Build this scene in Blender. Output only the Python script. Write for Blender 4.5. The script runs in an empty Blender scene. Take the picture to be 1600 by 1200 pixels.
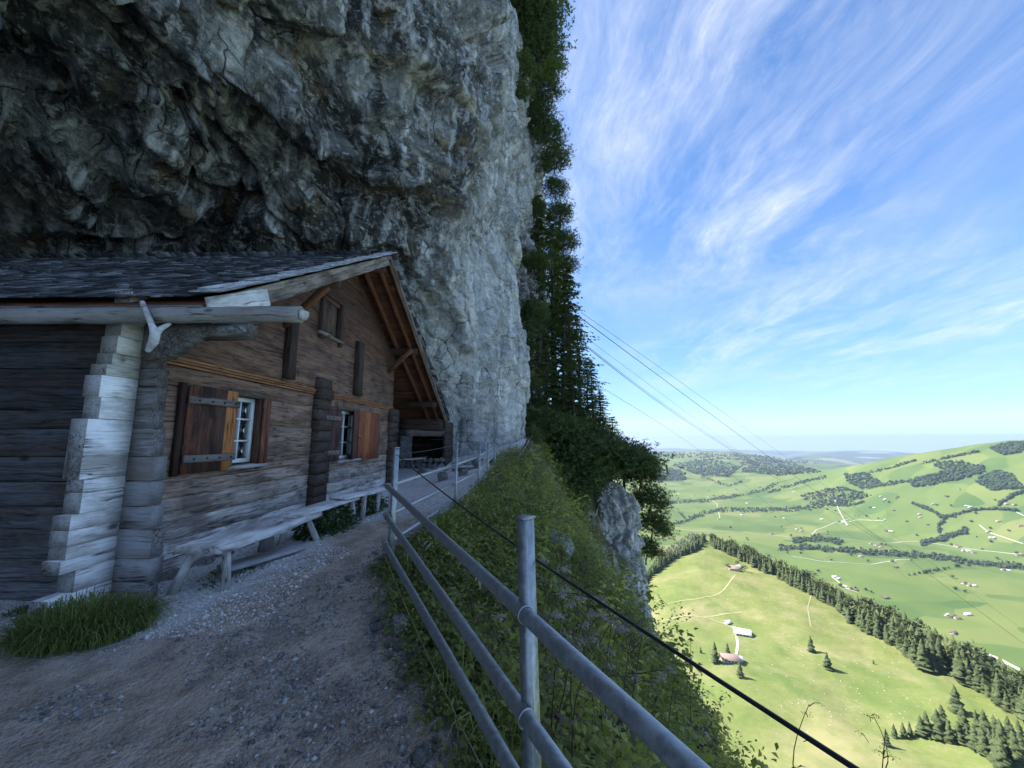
import bpy, math, random
import numpy as np
from mathutils import Matrix, Vector

random.seed(7)
rng = np.random.default_rng(11)
SC = bpy.context.scene
COL = SC.collection
rad = math.radians

# ------------------------------------------------------------------ camera
FPX, CXP, CYP = 601.0, 800.0, 600.0            # focal length and centre in photo pixels (1600 x 1200)
YAW, PITCH = math.atan(12 / 601.0), math.atan(83 / 601.0)
EYE = np.array([0.0, 0.0, 1.5])
cam = bpy.data.cameras.new('camera')
cam.sensor_fit = 'HORIZONTAL'
cam.sensor_width = 36.0
cam.lens = 36.0 * FPX / 1600.0
cam.clip_start = 0.05
cam.clip_end = 200000.0
cam_ob = bpy.data.objects.new('camera', cam)
COL.objects.link(cam_ob)
cam_ob.location = EYE
cam_ob.rotation_euler = (math.pi / 2 + PITCH, 0, YAW)
SC.camera = cam_ob

# ------------------------------------------------------------------ sun, sky, exposure
SUN_AZ, SUN_EL = rad(-68.0), rad(47.0)          # azimuth clockwise from +Y
sun_dir = Vector((math.sin(SUN_AZ) * math.cos(SUN_EL), math.cos(SUN_AZ) * math.cos(SUN_EL), math.sin(SUN_EL)))
sl = bpy.data.lights.new('sun', 'SUN')
sl.energy = 2.0
sl.angle = rad(0.53)
sl.color = (1.0, 0.95, 0.86)
so = bpy.data.objects.new('sun', sl)
COL.objects.link(so)
so.rotation_euler = sun_dir.to_track_quat('Z', 'Y').to_euler()

world = bpy.data.worlds.new('World')
SC.world = world
world.use_nodes = True
SC.view_settings.view_transform = 'Standard'
SC.view_settings.look = 'None'
SC.view_settings.gamma = 1.0
SC.view_settings.use_curve_mapping = False
SC.view_settings.exposure = 2.62
SC.cycles.use_denoising = True
SC.cycles.max_bounces = 6
SC.cycles.diffuse_bounces = 4
SC.cycles.glossy_bounces = 2
SC.cycles.transmission_bounces = 3
SC.cycles.transparent_max_bounces = 8
SC.cycles.volume_bounces = 0
SC.cycles.sample_clamp_indirect = 8.0


class NT:
    """small helper round a node tree"""
    def __init__(self, tree):
        self.t = tree
        tree.nodes.clear()

    def n(self, kind, **kw):
        nd = self.t.nodes.new(kind)
        for k, v in kw.items():
            if k == 'i':
                for a, b in v.items():
                    if isinstance(b, bpy.types.NodeSocket):
                        self.t.links.new(b, nd.inputs[a])
                    else:
                        nd.inputs[a].default_value = b
            else:
                setattr(nd, k, v)
        return nd

    def math(self, op, a, b=None, c=None, clamp=False):
        nd = self.t.nodes.new('ShaderNodeMath')
        nd.operation = op
        nd.use_clamp = clamp
        for i, v in enumerate((a, b, c)):
            if v is None:
                continue
            if isinstance(v, bpy.types.NodeSocket):
                self.t.links.new(v, nd.inputs[i])
            else:
                nd.inputs[i].default_value = v
        return nd.outputs[0]

    def mix(self, f, a, b, mode='MIX'):
        nd = self.t.nodes.new('ShaderNodeMix')
        nd.data_type = 'RGBA'
        nd.blend_type = mode
        nd.clamp_result = False
        for k, v in ((0, f), (6, a), (7, b)):
            if isinstance(v, bpy.types.NodeSocket):
                self.t.links.new(v, nd.inputs[k])
            else:
                nd.inputs[k].default_value = (*v, 1) if k and len(v) == 3 else v
        return nd.outputs[2]

    def ramp(self, f, stops, interp='LINEAR'):
        nd = self.t.nodes.new('ShaderNodeValToRGB')
        nd.color_ramp.interpolation = interp
        e = nd.color_ramp.elements
        while len(e) < len(stops):
            e.new(0.5)
        for el, (p, c) in zip(e, stops):
            el.position = p
            el.color = (*c, 1) if isinstance(c, (tuple, list)) else (c, c, c, 1)
        self.t.links.new(f, nd.inputs[0])
        return nd.outputs[0]

    def noise(self, vec, scale, detail=4, rough=0.55, dist=0.0):
        nd = self.t.nodes.new('ShaderNodeTexNoise')
        nd.inputs['Scale'].default_value = scale
        nd.inputs['Detail'].default_value = detail
        nd.inputs['Roughness'].default_value = rough
        nd.inputs['Distortion'].default_value = dist
        if vec is not None:
            self.t.links.new(vec, nd.inputs['Vector'])
        return nd.outputs[0]

    def vmul(self, vec, s):
        nd = self.t.nodes.new('ShaderNodeVectorMath')
        nd.operation = 'MULTIPLY'
        self.t.links.new(vec, nd.inputs[0])
        nd.inputs[1].default_value = s
        return nd.outputs[0]

    def vadd(self, a, b):
        nd = self.t.nodes.new('ShaderNodeVectorMath')
        nd.operation = 'ADD'
        self.t.links.new(a, nd.inputs[0])
        if isinstance(b, bpy.types.NodeSocket):
            self.t.links.new(b, nd.inputs[1])
        else:
            nd.inputs[1].default_value = b
        return nd.outputs[0]

    def link(self, a, b):
        self.t.links.new(a, b)


# sky: clear-air sky with high streaky cirrus on a flat layer far overhead
w = NT(world.node_tree)
sky = w.n('ShaderNodeTexSky', sky_type='NISHITA', sun_disc=False, sun_elevation=SUN_EL, sun_rotation=SUN_AZ,
          altitude=1450.0, air_density=0.8, dust_density=0.0, ozone_density=3.5)
tc = w.n('ShaderNodeTexCoord')
sep = w.n('ShaderNodeSeparateXYZ', i={0: tc.outputs['Generated']})
# seen from this height the horizon dips a little below eye level: the sky simply goes on down to it
dip = w.n('ShaderNodeCombineXYZ', i={0: sep.outputs[0], 1: sep.outputs[1], 2: w.math('MAXIMUM', sep.outputs[2], 0.035)})
w.link(dip.outputs[0], sky.inputs[0])
zc = w.math('ADD', w.math('MAXIMUM', sep.outputs[2], 0.0), 0.10)
px_, py_ = w.math('DIVIDE', sep.outputs[0], zc), w.math('DIVIDE', sep.outputs[1], zc)
CA = rad(7.0)
al = w.math('ADD', w.math('MULTIPLY', px_, math.sin(CA)), w.math('MULTIPLY', py_, math.cos(CA)))
ac = w.math('SUBTRACT', w.math('MULTIPLY', px_, math.cos(CA)), w.math('MULTIPLY', py_, math.sin(CA)))
pl = w.n('ShaderNodeCombineXYZ', i={0: ac, 1: al, 2: 0.0}).outputs[0]
wv = w.n('ShaderNodeTexNoise', i={'Vector': pl, 'Scale': 0.7, 'Detail': 3.0})
warp = w.vadd(pl, w.vmul(w.vadd(wv.outputs['Color'], (-0.5, -0.5, -0.5)), (0.75, 0.75, 0.0)))
streak = w.noise(w.vmul(warp, (1.9, 0.70, 1.0)), 1.5, 10, 0.68)
fine = w.noise(w.vmul(warp, (6.0, 1.9, 1.0)), 2.4, 9, 0.72)
patch = w.noise(w.vadd(pl, (3.7, 1.9, 0.0)), 0.55, 4, 0.55)
veil = w.noise(w.vadd(warp, (9.1, 4.0, 0.0)), 0.9, 6, 0.6)
d1 = w.ramp(streak, [(0.40, 0.0), (0.80, 1.0)])
d2 = w.ramp(fine, [(0.30, 0.35), (0.72, 1.0)])
d3 = w.ramp(patch, [(0.38, 0.06), (0.66, 0.8)])
for cu, cv, rad_a, rad_b in ((-.02, 2.1, .30, .75), (.22, .95, .35, .5), (.75, 1.45, .35, .6), (1.3, 2.3, .4, .9), (1.0, 3.6, .35, 1.2), (2.2, 3.2, .5, .9), (2.6, 1.9, .35, .7), (-1.2, .4, .5, .6), (1.6, -.6, .6, .5), (.2, -1.3, .5, .8), (2.9, .6, .6, .9)):   # thicker banks of cirrus, here and there
    e_ = w.math('ADD', w.math('POWER', w.math('DIVIDE', w.math('SUBTRACT', ac, cu), rad_a), 2.0), w.math('POWER', w.math('DIVIDE', w.math('SUBTRACT', al, cv), rad_b), 2.0))
    d3 = w.math('ADD', d3, w.math('MULTIPLY', w.math('EXPONENT', w.math('MULTIPLY', e_, -1.0)), .6))
dens = w.math('MULTIPLY', w.math('MULTIPLY', d1, d2), d3)
dens = w.math('ADD', w.math('MULTIPLY', dens, 1.0), w.math('MULTIPLY', w.ramp(veil, [(0.44, 0.0), (0.78, 1.0)]), 0.14))
fade = w.ramp(sep.outputs[2], [(0.0, 0.0), (0.04, 0.25), (0.14, 1.0)])
dens = w.math('MULTIPLY', dens, fade, clamp=True)
# soft shoulder on the clear sky so that the horizon stays blue, a little more saturated
lum = w.n('ShaderNodeRGBToBW', i={0: sky.outputs[0]}).outputs[0]
shoulder = w.math('DIVIDE', 1.38, w.math('ADD', 1.0, w.math('DIVIDE', lum, 3.4)))
clear = w.n('ShaderNodeVectorMath', operation='SCALE', i={0: sky.outputs[0], 'Scale': shoulder}).outputs[0]
clear = w.n('ShaderNodeHueSaturation', i={'Saturation': 1.07, 'Color': clear}).outputs[0]
cloud = w.mix(w.math('MULTIPLY', dens, 0.88), clear, (3.2, 3.35, 3.6))
bg = w.n('ShaderNodeBackground', i={'Color': cloud, 'Strength': 0.060})
w.link(bg.outputs[0], w.n('ShaderNodeOutputWorld').inputs[0])

# ------------------------------------------------------------------ helpers
_F = np.array([-math.sin(YAW) * math.cos(PITCH), math.cos(YAW) * math.cos(PITCH), math.sin(PITCH)])
_R = np.array([math.cos(YAW), math.sin(YAW), 0.0])
_U = np.cross(_R, _F)


def ray(u, v):
    """direction through a photo pixel"""
    return _F * FPX + _R * (u - CXP) + _U * (CYP - v)


def on_x(u, v, x):
    d = ray(u, v)
    return EYE + d * (x - EYE[0]) / d[0]


def on_y(u, v, y):
    d = ray(u, v)
    return EYE + d * (y - EYE[1]) / d[1]


def on_z(u, v, z):
    d = ray(u, v)
    return EYE + d * (z - EYE[2]) / d[2]


def lerp(a, b, t):
    return a + (b - a) * t


def sstep(a, b, x):
    t = np.clip((x - a) / (b - a), 0, 1)
    return t * t * (3 - 2 * t)


def _hash(ix, iy, iz, seed):
    h = (ix.astype(np.int64) * 374761393 + iy.astype(np.int64) * 668265263 + iz.astype(np.int64) * 2147483647 + seed * 144665)
    h = (h ^ (h >> 13)) * 1274126177
    h = (h ^ (h >> 16)) & 0xFFFFFF
    return h.astype(np.float32) / 16777215.0


def vnoise(p, seed=0):
    """value noise, -1..1, on an (n,3) array"""
    i = np.floor(p).astype(np.int64)
    f = (p - i).astype(np.float32)
    f = f * f * f * (f * (f * 6 - 15) + 10)
    x, y, z = i[:, 0], i[:, 1], i[:, 2]
    r = 0
    for dx in (0, 1):
        wx = f[:, 0] if dx else 1 - f[:, 0]
        for dy in (0, 1):
            wy = f[:, 1] if dy else 1 - f[:, 1]
            for dz in (0, 1):
                wz = f[:, 2] if dz else 1 - f[:, 2]
                r = r + wx * wy * wz * _hash(x + dx, y + dy, z + dz, seed)
    return r * 2 - 1


def fbm(p, octaves=4, seed=0, gain=0.5, ridged=False):
    a, s, tot = 1.0, 0, 0
    q = p.copy()
    for k in range(octaves):
        n = vnoise(q, seed + k * 17)
        if ridged:
            n = 1 - 2 * np.abs(n)
        s = s + a * n
        tot += a
        a *= gain
        q = q * 2.03 + 11.7
    return s / tot


def facets(p, seed=0):
    """blocky relief: every cell of a jittered grid gets its own tilted plane; returns offset and distance to the cell border"""
    i = np.floor(p).astype(np.int64)
    n = len(p)
    best = np.full(n, 9e9, np.float32)
    second = np.full(n, 9e9, np.float32)
    off = np.zeros(n, np.float32)
    for dx in (-1, 0, 1):
        for dy in (-1, 0, 1):
            for dz in (-1, 0, 1):
                cx, cy, cz = i[:, 0] + dx, i[:, 1] + dy, i[:, 2] + dz
                jx = cx + _hash(cx, cy, cz, seed)
                jy = cy + _hash(cx, cy, cz, seed + 1)
                jz = cz + _hash(cx, cy, cz, seed + 2)
                vx, vy, vz = p[:, 0] - jx, p[:, 1] - jy, p[:, 2] - jz
                d = vx * vx + vy * vy + vz * vz
                o = (_hash(cx, cy, cz, seed + 3) - .5) + (_hash(cx, cy, cz, seed + 4) - .5) * 1.4 * vx + \
                    (_hash(cx, cy, cz, seed + 5) - .5) * 1.4 * vy + (_hash(cx, cy, cz, seed + 6) - .5) * 1.4 * vz
                near = d < best
                second = np.where(near, best, np.minimum(second, d))
                off = np.where(near, o, off)
                best = np.where(near, d, best)
    return off, np.sqrt(second) - np.sqrt(best)


WM = {}


def place(o, W, parent=None):
    """link an object with world matrix W under a parent"""
    COL.objects.link(o)
    if parent is not None:
        o.parent = parent
        o.matrix_parent_inverse = WM[parent.name].inverted()
    o.matrix_basis = W
    WM[o.name] = W.copy()
    return o


def tag(o, label=None, cat=None, group=None, kind=None):
    for k, v in (('label', label), ('category', cat), ('group', group), ('kind', kind)):
        if v:
            o[k] = v
    return o


def empty(name, loc, label=None, cat=None, group=None, rz=0.0):
    o = bpy.data.objects.new(name, None)
    o.empty_display_size = 0.2
    place(o, Matrix.Translation(Vector([float(c) for c in loc])) @ Matrix.Rotation(rz, 4, 'Z'))
    return tag(o, label, cat, group)


def mesh_np(name, V, F, mat=None, var=None, smooth=False):
    """mesh from numpy verts and a face array (n,3) or (n,4), or a list of such arrays"""
    me = bpy.data.meshes.new(name)
    Fs = F if isinstance(F, list) else [F]
    Fs = [f for f in Fs if len(f)]
    V = np.asarray(V, np.float32)
    me.vertices.add(len(V))
    me.vertices.foreach_set('co', V.ravel())
    idx = np.concatenate([f.ravel() for f in Fs]).astype(np.int32)
    cnt = np.concatenate([np.full(len(f), f.shape[1], np.int32) for f in Fs])
    me.loops.add(len(idx))
    me.loops.foreach_set('vertex_index', idx)
    me.polygons.add(len(cnt))
    me.polygons.foreach_set('loop_start', np.concatenate([[0], np.cumsum(cnt)[:-1]]).astype(np.int32))
    me.polygons.foreach_set('loop_total', cnt)
    if smooth:
        me.polygons.foreach_set('use_smooth', np.ones(len(cnt), bool))
    me.update(calc_edges=True)
    if var is not None:
        at = me.attributes.new('var', 'FLOAT', 'POINT')
        at.data.foreach_set('value', np.asarray(var, np.float32))
    if mat:
        me.materials.append(mat)
    return me


def obj_np(name, V, F, mat, parent=None, W=None, var=None, smooth=False, **kw):
    o = bpy.data.objects.new(name, mesh_np(name, V, F, mat, var, smooth))
    place(o, W or Matrix.Identity(4), parent)
    return tag(o, **kw)


def grid_faces(nu, nv):
    a = np.arange(nu - 1)[:, None] * nv + np.arange(nv - 1)[None, :]
    a = a.ravel()
    return np.stack([a, a + nv, a + nv + 1, a + 1], 1)


BOXF = np.array([[0, 3, 2, 1], [4, 5, 6, 7], [0, 1, 5, 4], [1, 2, 6, 5], [2, 3, 7, 6], [3, 0, 4, 7]])


def box_v(x0, x1, y0, y1, z0, z1):
    return np.array([[x0, y0, z0], [x1, y0, z0], [x1, y1, z0], [x0, y1, z0], [x0, y0, z1], [x1, y0, z1], [x1, y1, z1], [x0, y1, z1]], float)


def frame_y(p0, p1, up=(0, 0, 1)):
    """matrix with local Y from p0 to p1, local Z near up, origin at p0"""
    p0, p1 = Vector([float(c) for c in p0]), Vector([float(c) for c in p1])
    y = (p1 - p0)
    L = y.length
    y.normalize()
    u = Vector(up)
    x = y.cross(u)
    if x.length < 1e-5:
        x = y.cross(Vector((1, 0, 0)))
    x.normalize()
    z = x.cross(y)
    M = Matrix(((x.x, y.x, z.x, p0.x), (x.y, y.y, z.y, p0.y), (x.z, y.z, z.z, p0.z), (0, 0, 0, 1)))
    return M, L


def hewn(L, w, h, seg=None, wob=0.006, bev=0.008, taper=1.0, seed=0):
    """a hewn beam along local Y with chamfered, slightly wandering edges: verts, faces"""
    seg = seg or max(2, int(L / 0.25))
    r = np.random.default_rng(seed)
    b = min(bev, w * .3, h * .3)
    prof = np.array([[-w / 2 + b, -h / 2], [w / 2 - b, -h / 2], [w / 2, -h / 2 + b], [w / 2, h / 2 - b],
                     [w / 2 - b, h / 2], [-w / 2 + b, h / 2], [-w / 2, h / 2 - b], [-w / 2, -h / 2 + b]])
    V = []
    for i in range(seg + 1):
        t = i / seg
        s = lerp(1.0, taper, t)
        p = prof * s + r.normal(0, wob * .5, (8, 2)) + r.normal(0, wob * .6, (1, 2))
        V.append(np.column_stack([p[:, 0], np.full(8, t * L), p[:, 1]]))
    V = np.concatenate(V)
    F = []
    for i in range(seg):
        for k in range(8):
            a, c = i * 8 + k, i * 8 + (k + 1) % 8
            F.append([a, c, c + 8, a + 8])
    ends = [np.array([list(range(7, -1, -1))]), np.array([[seg * 8 + k for k in range(8)]])]
    return V, [np.array(F)] + ends


def beam(name, p0, p1, w, h, mat, parent=None, tint=None, up=(0, 0, 1), wob=0.006, bev=0.008, taper=1.0, **kw):
    M, L = frame_y(p0, p1, up)
    V, F = hewn(L, w, h, wob=wob, bev=bev, taper=taper, seed=random.randrange(1 << 30))
    F = [f[:, ::-1] for f in F]
    o = obj_np(name, V, F, mat, parent, M, **kw)
    if tint:
        o.color = (*tint, 1)
    return o


def round_bar(L, r0, r1=None, n=10, seg=None, wob=0.0, seed=0, cap=True):
    r1 = r0 if r1 is None else r1
    seg = seg or max(1, int(L / 0.2))
    r = np.random.default_rng(seed)
    th = np.arange(n) / n * 2 * math.pi
    V = []
    for i in range(seg + 1):
        t = i / seg
        rr = lerp(r0, r1, t) * (1 + r.normal(0, wob, n))
        c = r.normal(0, wob * r0 * .6, 2)
        V.append(np.column_stack([np.cos(th) * rr + c[0], np.full(n, t * L), np.sin(th) * rr + c[1]]))
    V = np.concatenate(V)
    F = [[i * n + k, (i + 1) * n + k, (i + 1) * n + (k + 1) % n, i * n + (k + 1) % n] for i in range(seg) for k in range(n)]
    out = [np.array(F)]
    if cap:
        out += [np.array([list(range(n))]), np.array([[seg * n + k for k in range(n - 1, -1, -1)]])]
    return V, out


def bar(name, p0, p1, r0, mat, parent=None, r1=None, n=10, wob=0.0, tint=None, seg=None, **kw):
    M, L = frame_y(p0, p1)
    V, F = round_bar(L, r0, r1, n, seg, wob, random.randrange(1 << 30))
    o = obj_np(name, V, F, mat, parent, M, smooth=False, **kw)
    me = o.data
    sm = np.ones(len(me.polygons), bool)
    sm[-2:] = False
    me.polygons.foreach_set('use_smooth', sm)
    if tint:
        o.color = (*tint, 1)
    return o


def tube_path(pts, r, n=6):
    """tube through a list of points; radius constant or one per point"""
    P = np.asarray(pts, float)
    rr = np.full(len(P), r) if np.isscalar(r) else np.asarray(r, float)
    T = np.gradient(P, axis=0)
    T /= np.linalg.norm(T, axis=1)[:, None] + 1e-12
    ref = np.array([0.3, 0.2, 1.0]) if abs(T[0][2]) < 0.9 else np.array([1.0, 0.2, 0.1])
    A = np.cross(T, ref)
    A /= np.linalg.norm(A, axis=1)[:, None] + 1e-12
    B = np.cross(T, A)
    th = np.arange(n) / n * 2 * math.pi
    V = (P[:, None, :] + rr[:, None, None] * (A[:, None, :] * np.cos(th)[None, :, None] + B[:, None, :] * np.sin(th)[None, :, None])).reshape(-1, 3)
    F = np.array([[i * n + k, i * n + (k + 1) % n, (i + 1) * n + (k + 1) % n, (i + 1) * n + k] for i in range(len(P) - 1) for k in range(n)])
    return V, F


class Bag:
    """collects numpy pieces for one mesh"""
    def __init__(self):
        self.V, self.F3, self.F4, self.var, self.n = [], [], [], [], 0

    def add(self, V, F, var=0.5):
        V = np.asarray(V, float)
        for f in (F if isinstance(F, list) else [F]):
            f = np.asarray(f)
            if len(f) == 0:
                continue
            if f.shape[1] == 3:
                self.F3.append(f + self.n)
            elif f.shape[1] == 4:
                self.F4.append(f + self.n)
            else:
                for k in range(1, f.shape[1] - 1):
                    self.F3.append(f[:, [0, k, k + 1]] + self.n)
        self.V.append(V)
        self.var.append(np.full(len(V), var) if np.isscalar(var) else np.asarray(var))
        self.n += len(V)

    def build(self, name, mat, parent=None, W=None, smooth=False, **kw):
        V = np.concatenate(self.V)
        F = [np.concatenate(x) for x in (self.F3, self.F4) if x]
        return obj_np(name, V, F, mat, parent, W, np.concatenate(self.var), smooth, **kw)


def dup(o, W, parent=None):
    c = o.copy()
    for k in list(c.keys()):
        if k in ('label', 'category', 'group', 'kind'):
            pass
    return place(c, W, parent)


def rot_to(n, az):
    """3x3: local Z to n, spun by az"""
    n = np.asarray(n, float) / (np.linalg.norm(n) + 1e-12)
    a = np.cross([0, 0, 1.0] if abs(n[2]) < .95 else [1.0, 0, 0], n)
    a /= np.linalg.norm(a)
    b = np.cross(n, a)
    c, s = math.cos(az), math.sin(az)
    return np.column_stack([a * c + b * s, -a * s + b * c, n])
# ------------------------------------------------------------------ materials
def new_mat(name):
    m = bpy.data.materials.new(name)
    m.use_nodes = True
    return m, NT(m.node_tree)


def finish(t, col, rough=0.85, bump=None, bstr=0.5, bdist=0.02, spec=0.3, metal=0.0, trans=None):
    b = t.n('ShaderNodeBsdfPrincipled')
    for k, v in (('Base Color', col), ('Roughness', rough), ('Metallic', metal), ('Specular IOR Level', spec)):
        if isinstance(v, bpy.types.NodeSocket):
            t.link(v, b.inputs[k])
        else:
            b.inputs[k].default_value = (*v, 1) if isinstance(v, tuple) and len(v) == 3 else v
    if bump is not None:
        bn = t.n('ShaderNodeBump', i={'Height': bump, 'Strength': bstr, 'Distance': bdist})
        t.link(bn.outputs[0], b.inputs['Normal'])
    out = t.n('ShaderNodeOutputMaterial')
    if trans is not None:
        tr = t.n('ShaderNodeBsdfTranslucent')
        t.link(trans, tr.inputs[0])
        ms = t.n('ShaderNodeMixShader', i={0: 0.35})
        t.link(b.outputs[0], ms.inputs[1])
        t.link(tr.outputs[0], ms.inputs[2])
        t.link(ms.outputs[0], out.inputs[0])
    else:
        t.link(b.outputs[0], out.inputs[0])
    return b


def mk_wood(name, brown=(0.16, 0.07, 0.03), stain=0.5, pale=1.6, low=0.14, gain=1.0):
    """weathered timber; grain along local Y, main tint from the object's own colour"""
    m, t = new_mat(name)
    tc = t.n('ShaderNodeTexCoord').outputs['Object']
    oi = t.n('ShaderNodeObjectInfo')
    off = t.n('ShaderNodeCombineXYZ', i={0: t.math('MULTIPLY', oi.outputs['Random'], 37.0), 1: t.math('MULTIPLY', oi.outputs['Random'], 91.0), 2: 0.0}).outputs[0]
    p = t.vadd(tc, off)
    wp = t.n('ShaderNodeTexNoise', i={'Vector': t.vmul(p, (1.0, .6, 1.0)), 'Scale': 5.0, 'Detail': 2.0})
    pw = t.vadd(p, t.vmul(t.vadd(wp.outputs['Color'], (-.5, -.5, -.5)), (.05, .0, .05)))
    g1 = t.noise(t.vmul(pw, (1.0, 0.045, 1.0)), 42, 5, 0.65)
    g2 = t.noise(t.vmul(pw, (1.0, 0.02, 1.0)), 150, 3, 0.6)
    big = t.noise(t.vmul(p, (1.0, 0.35, 1.0)), 4.5, 5, 0.62)
    kn = t.n('ShaderNodeTexVoronoi', i={'Vector': t.vmul(p, (1.0, 0.55, 1.0)), 'Scale': 3.2})
    knot = t.ramp(kn.outputs['Distance'], [(0.05, 1.0), (0.11, 0.0)])
    grain = t.math('ADD', t.math('MULTIPLY', g1, .7), t.math('MULTIPLY', g2, .3))
    k = t.ramp(grain, [(0.32, low), (0.44, .6 + .65 * low), (0.52, 1.05), (0.68, pale)])
    base = t.mix(1.0, t.mix(1.0, oi.outputs['Color'], (gain, gain, gain * 1.02), 'MULTIPLY'), k, 'MULTIPLY')
    brn = t.mix(1.0, brown, k, 'MULTIPLY')
    col = t.mix(t.math('MULTIPLY', t.ramp(big, [(0.44, 0.0), (0.64, 1.0)]), stain), base, brn)
    crack = t.ramp(t.noise(t.vmul(pw, (1.0, 0.03, 1.0)), 16, 2, 0.5), [(0.475, 0.0), (0.497, 1.0), (0.503, 1.0), (0.525, 0.0)])
    crack = t.math('MULTIPLY', crack, t.ramp(t.noise(p, 3.0, 2), [(0.48, 0.0), (0.62, 1.0)]))
    col = t.mix(t.math('MULTIPLY', crack, .8), col, (0.012, 0.010, 0.009))
    col = t.mix(t.math('MULTIPLY', knot, .75), col, (0.022, 0.014, 0.009))
    h = t.math('SUBTRACT', t.math('ADD', grain, t.math('MULTIPLY', big, .5)), t.math('MULTIPLY', crack, 1.2))
    finish(t, col, 0.82, h, 0.8, 0.009, 0.25)
    return m


M = {}
M['wood'] = mk_wood('weathered_wood', brown=(0.075, 0.042, 0.028), stain=.7)
M['white_wood'] = mk_wood('bleached_wood', brown=(0.14, 0.095, 0.06), stain=0.6, pale=1.08, low=.5)
M['shaded_end_grain'] = mk_wood('shaded_end_grain', brown=(0.12, 0.09, 0.07), stain=0.5, pale=1.1, low=.4, gain=.42)  # grey end grain, with the shade of the end faces put into its colour
M['red_wood'] = mk_wood('shutter_wood', brown=(0.035, 0.022, 0.018), stain=0.9, pale=1.5)
M['fresh_wood'] = mk_wood('shutter_board_wood', brown=(0.20, 0.07, 0.02), stain=0.4, pale=1.3)


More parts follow.
